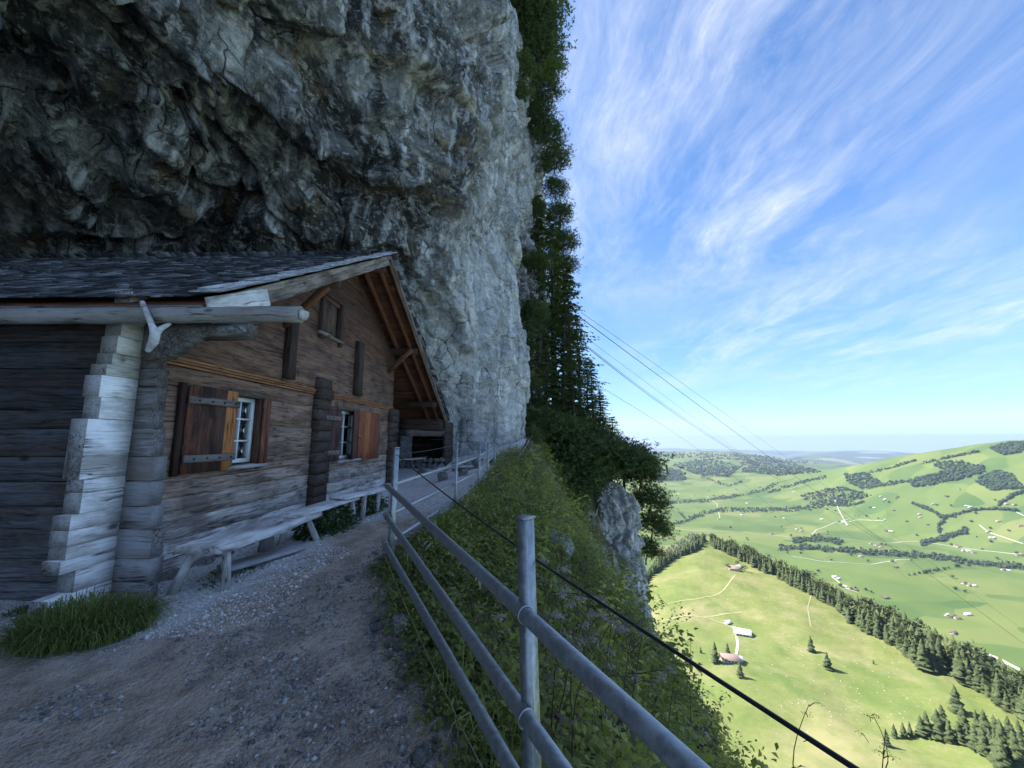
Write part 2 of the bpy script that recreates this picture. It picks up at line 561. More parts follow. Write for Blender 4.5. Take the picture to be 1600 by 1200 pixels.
def mk_rock(name, light=(0.74, 0.74, 0.735), mid=(0.45, 0.45, 0.445), dark=(0.050, 0.050, 0.050), ochre=(0.34, 0.24, 0.12), stain=1.0, streak=1.0, ramp_in=(0.30, 0.44, 0.56, 0.74), dark_amt=1.0):
    m, t = new_mat(name)
    p = t.n('ShaderNodeTexCoord').outputs['Object']
    wp = t.n('ShaderNodeTexNoise', i={'Vector': p, 'Scale': 0.55, 'Detail': 4.0})
    pw = t.vadd(p, t.vmul(t.vadd(wp.outputs['Color'], (-.5, -.5, -.5)), (.7, .7, .7)))
    # strata fall diagonally along the face
    mp = t.n('ShaderNodeMapping', i={'Vector': pw, 'Rotation': (rad(38), 0.0, rad(10)), 'Scale': (0.8, 0.42, 1.5)}).outputs[0]
    big = t.noise(mp, 0.42, 4, 0.6)
    ps = t.vadd(p, t.vmul(t.vadd(wp.outputs['Color'], (-.5, -.5, -.5)), (.35, .35, .35)))
    med = t.noise(t.vmul(ps, (1, .8, 1.25)), 1.9, 4, 0.66)
    fin = t.noise(ps, 9.0, 5, 0.7)
    chip = t.n('ShaderNodeTexVoronoi', i={'Vector': t.n('ShaderNodeMapping', i={'Vector': ps, 'Rotation': (rad(38), 0.0, rad(10)), 'Scale': (1.0, .6, 1.7)}).outputs[0], 'Scale': 2.6})
    cell = t.n('ShaderNodeRGBToBW', i={0: chip.outputs['Color']}).outputs[0]
    grit = t.noise(p, 46.0, 2, 0.7)
    a = t.math('ADD', t.math('MULTIPLY', big, .5), t.math('ADD', t.math('MULTIPLY', med, .38), t.math('MULTIPLY', fin, .34)))
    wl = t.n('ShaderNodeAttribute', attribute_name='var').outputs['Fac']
    off_wall_dark = t.math('MULTIPLY', t.math('SUBTRACT', 1.0, wl), t.ramp(t.noise(t.vadd(mp, (4, 9, 2)), 0.33, 4, .6), [(.36, 0.04 * dark_amt), (.56, 0.24 * dark_amt)]))  # noise patches, darker away from the outer wall
    col = t.ramp(t.math('SUBTRACT', t.math('SUBTRACT', a, 0.06), off_wall_dark), [(ramp_in[0], dark), (ramp_in[1], tuple(0.5 * c for c in mid)), (ramp_in[2], mid), (ramp_in[3], light)])
    vs = t.noise(t.vmul(pw, (1.0, 1.0, 0.09)), 2.3, 4, 0.62)
    col = t.mix(t.math('MULTIPLY', t.ramp(vs, [(0.52, 0.0), (0.66, 1.0)]), .75 * streak), col, tuple(1.15 * c for c in light))
    col = t.mix(t.math('MULTIPLY', t.ramp(t.noise(t.vadd(t.vmul(pw, (1.0, 1.0, 0.14)), (7, 3, 1)), 1.5, 4, 0.65), [(0.53, 0.0), (0.63, 1.0)]), .85 * stain), col, dark)
    clean = t.ramp(t.math('ADD', t.math('MULTIPLY', vs, .6), t.math('MULTIPLY', fin, .4)), [(.34, (0.34, 0.34, 0.335)), (.48, (0.64, 0.64, 0.63)), (.62, (0.86, 0.855, 0.84))])
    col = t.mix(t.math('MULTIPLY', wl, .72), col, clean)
    oc = t.ramp(t.noise(t.vadd(pw, (31, 7, 3)), 0.75, 5, 0.6), [(0.53, 0.0), (0.68, 1.0)])
    col = t.mix(t.math('MULTIPLY', t.math('MULTIPLY', t.math('MULTIPLY', oc, t.math('SUBTRACT', 1.0, t.math('MULTIPLY', wl, .8))), t.ramp(fin, [(0.35, .2), (0.65, 1.0)])), .8), col, ochre)
    run = t.ramp(t.noise(t.vadd(t.vmul(ps, (1.0, 1.0, 0.06)), (2, 5, 0)), 3.4, 5, .66), [(.55, 0.0), (.68, 1.0)])
    col = t.mix(t.math('MULTIPLY', t.math('MULTIPLY', run, wl), .75 * dark_amt), col, (0.13, 0.135, 0.14))
    crust = t.math('MULTIPLY', t.ramp(t.noise(t.vadd(t.vmul(pw, (1.1, .9, 1.6)), (3, 17, 5)), 3.3, 4, .68), [(.55, 0.0), (.63, 1.0)]), .45)
    col = t.mix(crust, col, tuple(1.1 * c for c in light))
    vo = t.n('ShaderNodeTexVoronoi', feature='DISTANCE_TO_EDGE', i={'Vector': t.vadd(t.vmul(pw, (1.2, 1.0, .8)), t.vmul(wp.outputs['Color'], (.8, .8, .8))), 'Scale': 1.3})
    cr = t.math('MULTIPLY', t.ramp(vo.outputs['Distance'], [(0.0, 1.0), (0.026, 0.0)]), t.ramp(t.noise(p, 0.8, 3), [(0.44, 0.0), (0.58, 1.0)]))
    col = t.mix(t.math('MULTIPLY', cr, .8), col, (0.02, 0.02, 0.022))
    col = t.mix(t.math('MULTIPLY', t.ramp(grit, [(0.35, 1.0), (0.58, 0.0)]), .6), col, t.mix(1.0, col, (0.45, 0.45, 0.45), 'MULTIPLY'))
    h = t.math('ADD', t.math('MULTIPLY', med, 1.1), t.math('ADD', t.math('MULTIPLY', fin, .62), t.math('MULTIPLY', grit, .16)))
    h = t.math('ADD', h, t.math('ADD', t.math('MULTIPLY', cell, .35), t.math('MULTIPLY', chip.outputs['Distance'], -.35)))
    h = t.math('SUBTRACT', h, t.math('MULTIPLY', cr, .35))
    col = t.mix(1.0, col, t.ramp(cell, [(0.1, .72), (.9, 1.15)]), 'MULTIPLY')
    finish(t, col, 0.9, h, 1.0, 0.20, 0.25)
    return m


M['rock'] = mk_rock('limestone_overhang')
M['rock_pale'] = mk_rock('limestone_pale', light=(0.82, 0.80, 0.77), mid=(0.64, 0.62, 0.59), dark=(0.22, 0.21, 0.20), stain=.35, dark_amt=0.0)
M['boulder'] = mk_rock('foundation_stone', light=(0.74, 0.72, 0.69), mid=(0.58, 0.56, 0.53), dark=(0.36, 0.34, 0.32), stain=0.05, streak=0, dark_amt=0.0)


def mk_path():
    m, t = new_mat('path_gravel')
    p = t.n('ShaderNodeTexCoord').outputs['Object']
    sx = t.n('ShaderNodeSeparateXYZ', i={0: p})
    n1 = t.noise(p, 0.9, 5, 0.6)
    n2 = t.noise(p, 4.5, 5, 0.65)
    peb = t.n('ShaderNodeTexVoronoi', i={'Vector': p, 'Scale': 34.0})
    peb2 = t.n('ShaderNodeTexVoronoi', i={'Vector': p, 'Scale': 85.0})
    # pale crushed limestone lies along the hut wall and over the far end of the path
    e = t.math('ADD', t.math('MULTIPLY', t.math('ADD', sx.outputs[0], 2.35), -1.0), t.math('MULTIPLY', t.math('SUBTRACT', n1, .5), 2.2))
    e2 = t.math('ADD', t.math('MULTIPLY', t.math('SUBTRACT', sx.outputs[1], 5.6), .6), t.math('MULTIPLY', t.math('SUBTRACT', n2, .5), 1.5))
    nearcut = t.ramp(t.math('MULTIPLY', sx.outputs[1], 0.1), [(0.26, 0.0), (0.33, 1.0)])
    w = t.math('MAXIMUM', t.math('MULTIPLY', t.ramp(e, [(0.0, 0.0), (0.5, 1.0)]), nearcut), t.ramp(e2, [(0.0, 0.0), (1.0, 0.9)]))
    brown = t.ramp(n2, [(0.30, (0.23, 0.17, 0.125)), (0.5, (0.43, 0.335, 0.26)), (0.7, (0.58, 0.475, 0.38))])
    stones = t.ramp(peb.outputs['Color'], [(0.0, (0.10, 0.095, 0.09)), (0.55, (0.28, 0.27, 0.255)), (1.0, (0.52, 0.50, 0.48))])
    gm = t.math('MULTIPLY', t.ramp(n1, [(0.40, 0.15), (0.60, 0.9)]), t.ramp(peb.outputs['Distance'], [(0.25, 1.0), (0.5, 0.0)]))
    brown = t.mix(gm, brown, stones)
    white = t.ramp(peb2.outputs['Color'], [(0.0, (0.42, 0.40, 0.38)), (0.5, (0.68, 0.66, 0.63)), (1.0, (0.84, 0.82, 0.79))])
    col = t.mix(w, brown, white)
    h = t.math('ADD', t.math('MULTIPLY', peb.outputs['Distance'], -.8), t.math('ADD', t.math('MULTIPLY', peb2.outputs['Distance'], -.5), t.math('MULTIPLY', n2, .6)))
    finish(t, col, 0.9, h, 0.8, 0.025, 0.25)
    return m


M['path'] = mk_path()


def mk_var(name, stops, rough=0.8, trans=None, spec=0.25, bump=False, noise_amt=0.35, nscale=3.0):
    """colour along a ramp driven by the stored 'var' value plus a little noise"""
    m, t = new_mat(name)
    a = t.n('ShaderNodeAttribute', attribute_name='var').outputs['Fac']
    p = t.n('ShaderNodeTexCoord').outputs['Object']
    n = t.noise(p, nscale, 3, 0.6)
    f = t.math('ADD', a, t.math('MULTIPLY', t.math('SUBTRACT', n, .5), noise_amt), clamp=True)
    col = t.ramp(f, stops)
    finish(t, col, rough, spec=spec, trans=(t.mix(1.0, col, trans, 'MULTIPLY') if trans else None),
           bump=(t.noise(p, 22, 4) if bump else None), bstr=.6, bdist=.02)
    return m


M['pebble'] = mk_var('pebbles', [(0, (0.11, 0.105, 0.10)), (.4, (0.29, 0.28, 0.265)), (.7, (0.52, 0.50, 0.48)), (1, (0.82, 0.80, 0.77))], .85, noise_amt=.1)
M['weeds'] = mk_var('weed_leaves', [(0, (0.14, 0.16, 0.05)), (.4, (0.25, 0.28, 0.075)), (.75, (0.41, 0.41, 0.11)), (1, (0.60, 0.52, 0.18))], .6, (1.2, 1.3, .6))
M['grass'] = mk_var('grass_blades', [(0, (0.10, 0.135, 0.045)), (.5, (0.22, 0.26, 0.075)), (.8, (0.38, 0.36, 0.14)), (1, (0.62, 0.52, 0.30))], .65, (1.1, 1.2, .6))
M['ivy'] = mk_var('dark_leaves', [(0, (0.04, 0.075, 0.03)), (.6, (0.075, 0.13, 0.045)), (1, (0.13, 0.20, 0.07))], .5, (1, 1.2, .6))
M['dry'] = mk_var('dry_stalks', [(0, (0.05, 0.035, 0.022)), (.5, (0.14, 0.105, 0.065)), (1, (0.42, 0.38, 0.30))], .85)
M['needles'] = mk_var('needles', [(0, (0.05, 0.07, 0.03)), (.45, (0.095, 0.13, 0.045)), (.8, (0.16, 0.19, 0.06)), (1, (0.25, 0.26, 0.08))], .65, (1.1, 1.2, .5), nscale=.6)
M['broadleaf'] = mk_var('broadleaf', [(0, (0.05, 0.08, 0.02)), (.5, (0.12, 0.16, 0.035)), (1, (0.24, 0.25, 0.06))], .6, (1.2, 1.3, .5))
M['bark'] = mk_var('bark', [(0, (0.03, 0.024, 0.02)), (1, (0.13, 0.11, 0.09))], .9, bump=True)
M['far_tree'] = mk_var('far_conifer', [(0, (0.035, 0.05, 0.022)), (.5, (0.065, 0.088, 0.034)), (1, (0.125, 0.145, 0.055))], .8, noise_amt=.5, nscale=.25)
M['far_wood'] = mk_var('far_woodland', [(0, (0.02, 0.04, 0.02)), (.5, (0.034, 0.06, 0.026)), (1, (0.065, 0.095, 0.035))], .85, noise_amt=.5, nscale=.05)


def mk_soil():
    m, t = new_mat('slope_soil')
    p = t.n('ShaderNodeTexCoord').outputs['Object']
    n = t.noise(p, 1.2, 6, 0.65)
    f = t.noise(p, 12, 5, 0.65)
    col = t.ramp(n, [(0.34, (0.05, 0.06, 0.028)), (0.48, (0.095, 0.095, 0.045)), (0.58, (0.17, 0.15, 0.09)), (0.68, (0.34, 0.33, 0.31))])
    col = t.mix(.5, col, t.mix(1.0, col, t.ramp(f, [(.3, .3), (.7, 1.6)]), 'MULTIPLY'))
    finish(t, col, .95, t.math('ADD', n, t.math('MULTIPLY', f, .5)), .9, .15)
    return m


M['soil'] = mk_soil()


def mk_steel():
    m, t = new_mat('galvanised_steel')
    p = t.n('ShaderNodeTexCoord').outputs['Object']
    n = t.noise(p, 30, 5, .65)
    v = t.n('ShaderNodeTexVoronoi', i={'Vector': p, 'Scale': 60.0}).outputs['Color']
    col = t.mix(.35, t.ramp(n, [(.3, (0.22, 0.23, 0.245)), (.5, (0.36, 0.375, 0.39)), (.7, (0.54, 0.555, 0.57))]), t.ramp(v, [(0, (0.26, 0.28, 0.31)), (1, (0.48, 0.50, 0.53))]))
    col = t.mix(t.ramp(t.noise(p, 75, 3, .7), [(.62, 0.0), (.72, .6)]), col, (0.12, 0.12, 0.12))
    finish(t, col, t.ramp(n, [(.3, .34), (.7, .55)]), n, .12, .003, .5, .65)
    return m


M['steel'] = mk_steel()


def plain(name, col, rough=.7, metal=0.0, spec=.3, nscale=20.0, amt=.3):
    m, t = new_mat(name)
    p = t.n('ShaderNodeTexCoord').outputs['Object']
    n = t.noise(p, nscale, 4, .6)
    c = t.mix(1.0, col, t.ramp(n, [(.25, 1 - amt), (.75, 1 + amt)]), 'MULTIPLY')
    finish(t, c, rough, metal=metal, spec=spec, bump=n, bstr=.2, bdist=.005)
    return m


M['cable'] = plain('dark_wire', (0.05, 0.05, 0.055), .5, .6)
M['white_paint'] = plain('white_paint', (0.74, 0.75, 0.74), .5, amt=.12)
M['iron'] = plain('dark_iron', (0.045, 0.042, 0.04), .6, .7)
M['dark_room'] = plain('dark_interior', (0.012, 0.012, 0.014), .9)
M['curtain'] = plain('white_curtain', (0.72, 0.74, 0.76), .9, amt=.15)


def mk_glass():
    m, t = new_mat('window_glass')
    b = t.n('ShaderNodeBsdfPrincipled', i={'Base Color': (.02, .025, .03, 1), 'Roughness': .04, 'Specular IOR Level': .6})
    g = t.n('ShaderNodeBsdfTransparent', i={0: (.85, .9, .92, 1)})
    fr = t.n('ShaderNodeFresnel', i={0: 1.5})
    gl = t.n('ShaderNodeBsdfGlossy', i={0: (1, 1, 1, 1), 'Roughness': .03})
    ms = t.n('ShaderNodeMixShader', i={0: fr.outputs[0]})
    t.link(g.outputs[0], ms.inputs[1])
    t.link(gl.outputs[0], ms.inputs[2])
    t.link(ms.outputs[0], t.n('ShaderNodeOutputMaterial').inputs[0])
    t.t.nodes.remove(b)
    return m


M['glass'] = mk_glass()


def mk_meadow():
    m, t = new_mat('meadow')
    p = t.n('ShaderNodeTexCoord').outputs['Object']
    flat = t.vmul(p, (1, 1, 0))
    r = t.n('ShaderNodeVectorMath', operation='LENGTH', i={0: flat}).outputs['Value']
    # hay meadows: parcels of slightly different green
    wv = t.n('ShaderNodeTexNoise', i={'Vector': t.vmul(flat, (.004, .004, 0)), 'Scale': 1.0, 'Detail': 3.0})
    fp = t.vadd(t.vmul(flat, (.0042, .0065, 0)), t.vmul(wv.outputs['Color'], (.9, .9, 0)))
    vo = t.n('ShaderNodeTexVoronoi', i={'Vector': fp, 'Scale': 1.0}).outputs['Color']
    n1 = t.noise(t.vmul(flat, (.003, .003, 0)), 1.0, 6, .6)
    n2 = t.noise(t.vmul(flat, (.03, .03, 0)), 1.0, 6, .65)
    n3 = t.noise(t.vmul(flat, (.3, .3, 0)), 1.0, 5, .65)
    val = t.ramp(vo, [(0.1, (0.060, 0.115, 0.030)), (0.35, (0.095, 0.150, 0.038)), (0.6, (0.130, 0.180, 0.046)), (0.85, (0.195, 0.215, 0.066)), (1.0, (0.24, 0.22, 0.09))])
    val = t.mix(.35, val, t.ramp(n1, [(.35, (0.065, 0.11, 0.030)), (.65, (0.165, 0.195, 0.055))]))
    # near pasture: shorter, yellower, cow paths and stones
    a = t.math('ADD', t.math('MULTIPLY', n2, .6), t.math('MULTIPLY', n3, .4))
    past = t.ramp(a, [(.30, (0.10, 0.13, 0.036)), (.43, (0.155, 0.185, 0.055)), (.53, (0.195, 0.21, 0.072)), (.62, (0.26, 0.24, 0.12)), (.74, (0.36, 0.33, 0.22))])
    past = t.mix(t.ramp(n1, [(.40, 0.0), (.62, .55)]), past, (0.125, 0.185, 0.05))
    dry = t.noise(t.vadd(t.vmul(flat, (.011, .016, 0)), (5, 2, 0)), 1.0, 6, .68)
    past = t.mix(t.ramp(dry, [(.50, 0.0), (.66, .75)]), past, (0.30, 0.265, 0.135))
    lush = t.noise(t.vadd(t.vmul(flat, (.02, .013, 0)), (1, 8, 0)), 1.0, 6, .65)
    past = t.mix(t.ramp(lush, [(.52, 0.0), (.68, .7)]), past, (0.10, 0.155, 0.04))
    f = t.ramp(t.math('MULTIPLY', r, .0005), [(.42, 0.0), (.62, 1.0)])
    col = t.mix(f, past, val)
    # far lowland: fields, woods and towns in small patches
    sp = t.n('ShaderNodeTexVoronoi', i={'Vector': t.vadd(t.vmul(flat, (.0011, .0011, 0)), t.vmul(wv.outputs['Color'], (.6, .6, 0))), 'Scale': 1.0}).outputs['Color']
    far = t.ramp(t.math('ADD', t.math('MULTIPLY', sp, .6), t.math('MULTIPLY', t.noise(t.vmul(flat, (.0004, .0004, 0)), 1.0, 6, .7), .4)),
                 [(.25, (0.03, 0.05, 0.03)), (.5, (0.06, 0.10, 0.04)), (.62, (0.12, 0.16, 0.06)), (.78, (0.30, 0.29, 0.26))])
    f2 = t.ramp(t.math('MULTIPLY', r, .00005), [(.40, 0.0), (.55, 1.0)])
    col = t.mix(f2, col, far)
    finish(t, col, .95, spec=.1)
    return m


M['meadow'] = mk_meadow()
M['road'] = plain('pale_road', (0.50, 0.48, 0.43), .9, nscale=.05, amt=.15)
M['dirt_track'] = plain('dirt_track', (0.34, 0.31, 0.17), .95, nscale=.2, amt=.2)
M['house_wall'] = plain('farmhouse_wall', (0.62, 0.58, 0.52), .9, nscale=.3, amt=.1)
M['barn_wall'] = plain('barn_boards', (0.17, 0.11, 0.075), .9, nscale=.4, amt=.25)
M['roof_red'] = plain('tile_roof', (0.36, 0.25, 0.20), .85, nscale=.3, amt=.2)
M['roof_grey'] = plain('pale_metal_roof', (0.62, 0.62, 0.62), .5, nscale=.2, amt=.1)
M['roof_brown'] = plain('brown_roof', (0.20, 0.14, 0.11), .85, nscale=.3, amt=.2)
M['house_glass'] = plain('dark_pane', (0.05, 0.06, 0.07), .2)
# ------------------------------------------------------------------ the cliff
ST = [
    (-14., [(-12, -3), (-12, 1.5), (-11, 4.2), (-9.2, 6.6), (-7.2, 8.6), (-5.7, 11), (-4.8, 14), (-4.3, 20), (-4, 30), (-3.8, 48), (-3.6, 80)]),
    (3., [(-12.5, -3), (-12.3, 2), (-11.3, 4.8), (-9.2, 6.7), (-7.0, 8.4), (-5.6, 10.5), (-4.8, 13.5), (-4.2, 19), (-3.9, 30), (-3.7, 48), (-3.5, 80)]),
    (6.5, [(-17, -3), (-17, 2), (-16.0, 5.4), (-10.8, 7.2), (-7.4, 8.3), (-5.6, 10.2), (-4.7, 13), (-4.1, 19), (-3.7, 30), (-3.5, 48), (-3.3, 80)]),
    (9.3, [(-19, -3), (-19, 2), (-18, 5.8), (-11.8, 7.9), (-8.0, 8.5), (-5.8, 9.6), (-4.6, 12), (-3.8, 18), (-3.3, 30), (-3.0, 48), (-2.9, 80)]),
    (12., [(-9, -3), (-9, 2), (-8.5, 5.5), (-7, 7), (-5.2, 7.9), (-4.3, 9.2), (-3.7, 12), (-3.1, 18), (-2.7, 30), (-2.4, 48), (-2.4, 80)]),
    (14.3, [(-10, -3), (-10, 2.1), (-7.0, 3.6), (-4.4, 6.2), (-3.8, 7.5), (-3.3, 9.2), (-2.9, 12), (-2.4, 18), (-2.1, 30), (-2.0, 48), (-2.0, 80)]),
    (16.3, [(-9.5, -3), (-9.5, 2.0), (-4.4, 3.3), (-3.0, 5), (-2.6, 7), (-2.3, 9), (-2.0, 12), (-1.7, 18), (-1.6, 30), (-1.7, 48), (-1.8, 80)]),
    (17.15, [(-8, -3), (-8, 1.9), (-3.0, 3.2), (-2.3, 5), (-2.0, 7), (-1.8, 9), (-1.6, 12), (-1.4, 18), (-1.4, 30), (-1.6, 48), (-1.75, 80)]),
    (18., [(-1.5, -3), (-1.4, 1.2), (-1.2, 2.6), (-1.05, 5), (-1.0, 7), (-1.0, 9), (-1.0, 12), (-1.0, 18), (-1.2, 30), (-1.5, 48), (-1.7, 80)]),
    (19.4, [(.2, -3), (.3, 1), (.35, 2.5), (.6, 4.6), (.3, 6.2), (.0, 8.5), (-.35, 12), (-.6, 18), (-1.0, 30), (-1.5, 48), (-1.7, 80)]),
    (20.8, [(.4, -3), (.4, 1), (.3, 2.5), (.5, 4.6), (.2, 6.5), (-.1, 9), (-.5, 12), (-.8, 18), (-1.3, 30), (-1.7, 48), (-1.9, 80)]),
    (24., [(-.6, -3), (-.6, 2), (-.7, 4), (-.8, 6), (-1, 8), (-1.1, 11), (-1.3, 14), (-1.5, 20), (-1.8, 31), (-2, 48), (-2.2, 80)]),
    (29., [(-.8, -3), (-.8, 3), (-.8, 6), (-.9, 8), (-1.0, 11), (-1.1, 14), (-1.2, 18), (-1.3, 24), (-1.4, 34), (-1.5, 50), (-1.9, 80)]),
    (36., [(1.0, -3), (1.0, 4), (1.0, 7), (.9, 10), (.8, 14), (.7, 18), (.6, 23), (.5, 29), (.3, 38), (.0, 52), (-.4, 80)]),
    (45., [(3, -3), (3, 5), (3, 8), (3, 12), (2.9, 16), (2.7, 22), (2.4, 28), (2.1, 37), (1.6, 48), (.9, 62), (.4, 80)]),
    (52., [(2, -3), (2, 5), (2, 8), (2, 12), (1.8, 16), (1.6, 22), (1.4, 28), (1.1, 37), (.8, 48), (.3, 62), (.0, 80)]),
    (66., [(-6, -3), (-6, 5), (-6, 8), (-6, 12), (-6, 16), (-6, 22), (-6, 28), (-6, 37), (-6, 48), (-6, 62), (-6, 80)]),
]


def smooth_rows(A, k):
    if k < 1:
        return A
    P = np.pad(A, [(k, k)] + [(0, 0)] * (A.ndim - 1), mode='edge')
    c = np.cumsum(np.concatenate([np.zeros((1,) + P.shape[1:]), P]), 0)
    return (c[2 * k + 1:] - c[:-2 * k - 1]) / (2 * k + 1)


def build_cliff():
    ys = np.concatenate([np.linspace(-14, 2, 80, endpoint=False), np.linspace(2, 21, 400, endpoint=False), np.linspace(21, 50, 250, endpoint=False), np.linspace(50, 66, 24)])
    sub = [12, 36, 44, 56, 56, 60, 64, 84, 72, 40]
    ts = np.concatenate([np.linspace(k, k + 1, n, endpoint=False) for k, n in enumerate(sub)] + [[10.0]])
    SY = np.array([s[0] for s in ST])
    SP = np.array([s[1] for s in ST], float)                       # stations, points, (x, z)
    K = np.arange(11)
    prof = np.stack([np.stack([np.interp(ts, K, SP[i, :, c]) for c in (0, 1)], 1) for i in range(len(ST))])   # st, nt, 2
    for _ in range(2):
        prof = smooth_rows(prof.transpose(1, 0, 2), 14).transpose(1, 0, 2)
    X = np.stack([np.interp(ys, SY, prof[:, j, 0]) for j in range(len(ts))], 1)
    Z = np.stack([np.interp(ys, SY, prof[:, j, 1]) for j in range(len(ts))], 1)
    for _ in range(2):
        X, Z = smooth_rows(X, 7), smooth_rows(Z, 7)
    Y = np.repeat(ys[:, None], len(ts), 1)
    P = np.stack([X, Y, Z], 2)
    N = np.cross(np.gradient(P, axis=0), np.gradient(P, axis=1))
    N /= np.linalg.norm(N, axis=2)[:, :, None] + 1e-9
    if N[300, 300, 0] < 0:
        N = -N
    n, nt = len(ys), len(ts)
    p = P.reshape(-1, 3)
    # the overhang above the hut is rough and blocky; the outer wall is smoother and streaked downwards
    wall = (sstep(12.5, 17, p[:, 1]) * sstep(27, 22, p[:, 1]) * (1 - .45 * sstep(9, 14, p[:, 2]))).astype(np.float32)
    outer = sstep(11, 20, p[:, 2]) * .35
    wq = p + 0.9 * np.stack([fbm(p * .35 + 5, 3, 1), fbm(p * .35 + 25, 3, 2), fbm(p * .35 + 45, 3, 3)], 1)
    c, s = math.cos(rad(40)), math.sin(rad(40))
    strata = np.stack([wq[:, 0] * .55, (wq[:, 1] * c + wq[:, 2] * -s) * .26, (wq[:, 1] * s + wq[:, 2] * c) * .62], 1)   # ribs run down towards +Y
    rough = (1 - .82 * wall)
    d = 1.25 * fbm(p * .12, 3, 40) * (1 - .6 * wall)
    d += .55 * fbm(strata * .8, 4, 60, .42, ridged=True) * rough * (1 - outer)
    # big broken blocks, then smaller ones
    u1, u2 = wq[:, 1] * c - wq[:, 2] * s, wq[:, 1] * s + wq[:, 2] * c
    fo, fb = facets(np.stack([wq[:, 0] * .34, u1 * .20, u2 * .42], 1), 3)
    d += 1.5 * fo * rough
    d -= .25 * np.exp(-(fb / .04) ** 2) * rough
    fo, fb = facets(np.stack([wq[:, 0] * .85, u1 * .55, u2 * 1.05], 1), 13)
    d += .50 * fo * (1 - .75 * wall)
    d -= .10 * np.exp(-(fb / .05) ** 2) * rough
    fo, fb = facets(np.stack([wq[:, 0] * 2.0, u1 * 1.5, u2 * 2.6], 1), 23)
    d += .15 * fo * (1 - .6 * wall) * (1 - .6 * sstep(20, 24, p[:, 1]))
    d -= .03 * np.exp(-(fb / .07) ** 2) * (1 - .6 * wall)
    fo, fb = facets(wq * np.array([5.0, 4.2, 5.6]), 51)
    d += .05 * fo * (1 - .35 * wall) * (1 - sstep(20, 24, p[:, 1]))
    vs = wq * np.array([1.3, 1.3, .16])
    d += .16 * wall * fbm(vs, 4, 77, ridged=True) + .20 * wall * fbm(wq * np.array([.6, .6, .4]), 3, 78)
    d += .07 * fbm(p * 1.7, 4, 91, .6, True) + .02 * fbm(p * 8.0, 3, 95)
    d *= lerp(1.0, 1.15, sstep(23, 36, p[:, 1]))
    # broken lips: the rock above each line hangs out over what is below it
    S = np.concatenate([np.zeros((n, 1)), np.cumsum(np.linalg.norm(np.diff(P, axis=1), axis=2), 1)], 1)
    rel = P.reshape(-1, 3) - EYE
    dep = rel @ _F
    uu = np.where(dep > .5, CXP + FPX * (rel @ _R) / np.maximum(dep, .5), -9e5)
    vv = np.where(dep > .5, CYP - FPX * (rel @ _U) / np.maximum(dep, .5), -9e5)
    wob_ = .45 * fbm(p * .8, 4, 131)
    for line, hgt, Ln in (([(425, 180), (470, 215), (525, 255), (590, 305), (655, 332)], 1.2, 2.0), ([(600, 385), (650, 455), (700, 505), (752, 535)], .55, 1.2),
                          ([(120, 150), (200, 130), (300, 100), (400, 170)], .8, 1.3), ([(0, 285), (90, 300), (190, 372)], .8, 1.4), ([(560, 90), (640, 160), (720, 260)], .6, 1.6),
                          ([(180, 250), (290, 290), (400, 330), (480, 372)], .6, 1.2)):
        idx = [int(np.argmin((uu - a) ** 2 + (vv - b) ** 2)) for a, b in line]
        ly, ls = p[idx, 1], S.reshape(-1)[idx]
        o_ = np.argsort(ly)
        ly, ls = ly[o_], ls[o_]
        dl = S.reshape(-1) - np.interp(p[:, 1], ly, ls) + wob_
        win = sstep(ly[0] - .9, ly[0] + .2, p[:, 1]) * sstep(ly[-1] + .9, ly[-1] - .2, p[:, 1])
        d += hgt * win * sstep(-.10, .18, dl) * np.exp(-np.maximum(dl, 0) / Ln)
        d -= .35 * hgt * win * sstep(-1.4, -.1, dl) * sstep(.15, -.1, dl)
    p = p + N.reshape(-1, 3) * d[:, None]
    V = p.reshape(n, nt, 3)
    back = V[:, -1:, :].copy()
    back[:, :, 0] = -60
    low = back.copy()
    low[:, :, 2] = -5
    V = np.concatenate([V, back, low], 1)
    F = grid_faces(n, nt + 2)
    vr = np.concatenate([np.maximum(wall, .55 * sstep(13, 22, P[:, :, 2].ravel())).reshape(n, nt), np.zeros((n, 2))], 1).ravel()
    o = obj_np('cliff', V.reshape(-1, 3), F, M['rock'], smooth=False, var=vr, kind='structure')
    return o


cliff = build_cliff()

# ------------------------------------------------------------------ path and slope
EY = [-6, -1.0, 1.5, 4.0, 6.1, 7.7, 9.7, 12, 14.5, 17, 19, 21, 25, 30, 36, 45, 60]
EX = [4.0, 1.42, .12, -1.22, -.93, -.74, -.70, -.62, -.45, -.1, .3, .6, .9, 1.5, 3, 5, 5]
EZ = [-.35, -.1, .0, .20, .34, .40, .46, .52, .60, .8, 1.3, 1.8, 2.8, 3.6, 4.6, 6, 8]


def edge_x(y):
    return np.interp(y, EY, EX)


def edge_z(y):
    return np.interp(y, EY, EZ)


def ground_z(x, y):
    x, y = np.asarray(x, float), np.asarray(y, float)
    ex = edge_x(y)
    zh = np.interp(y, [-4, 4, 6, 11, 14, 19], [-.03, .02, .05, .10, .25, .6])
    t = np.clip((x + 3.6) / (ex + 3.6), 0, 1.3)
    return zh + (edge_z(y) - zh) * t * t * (3 - 2 * t)


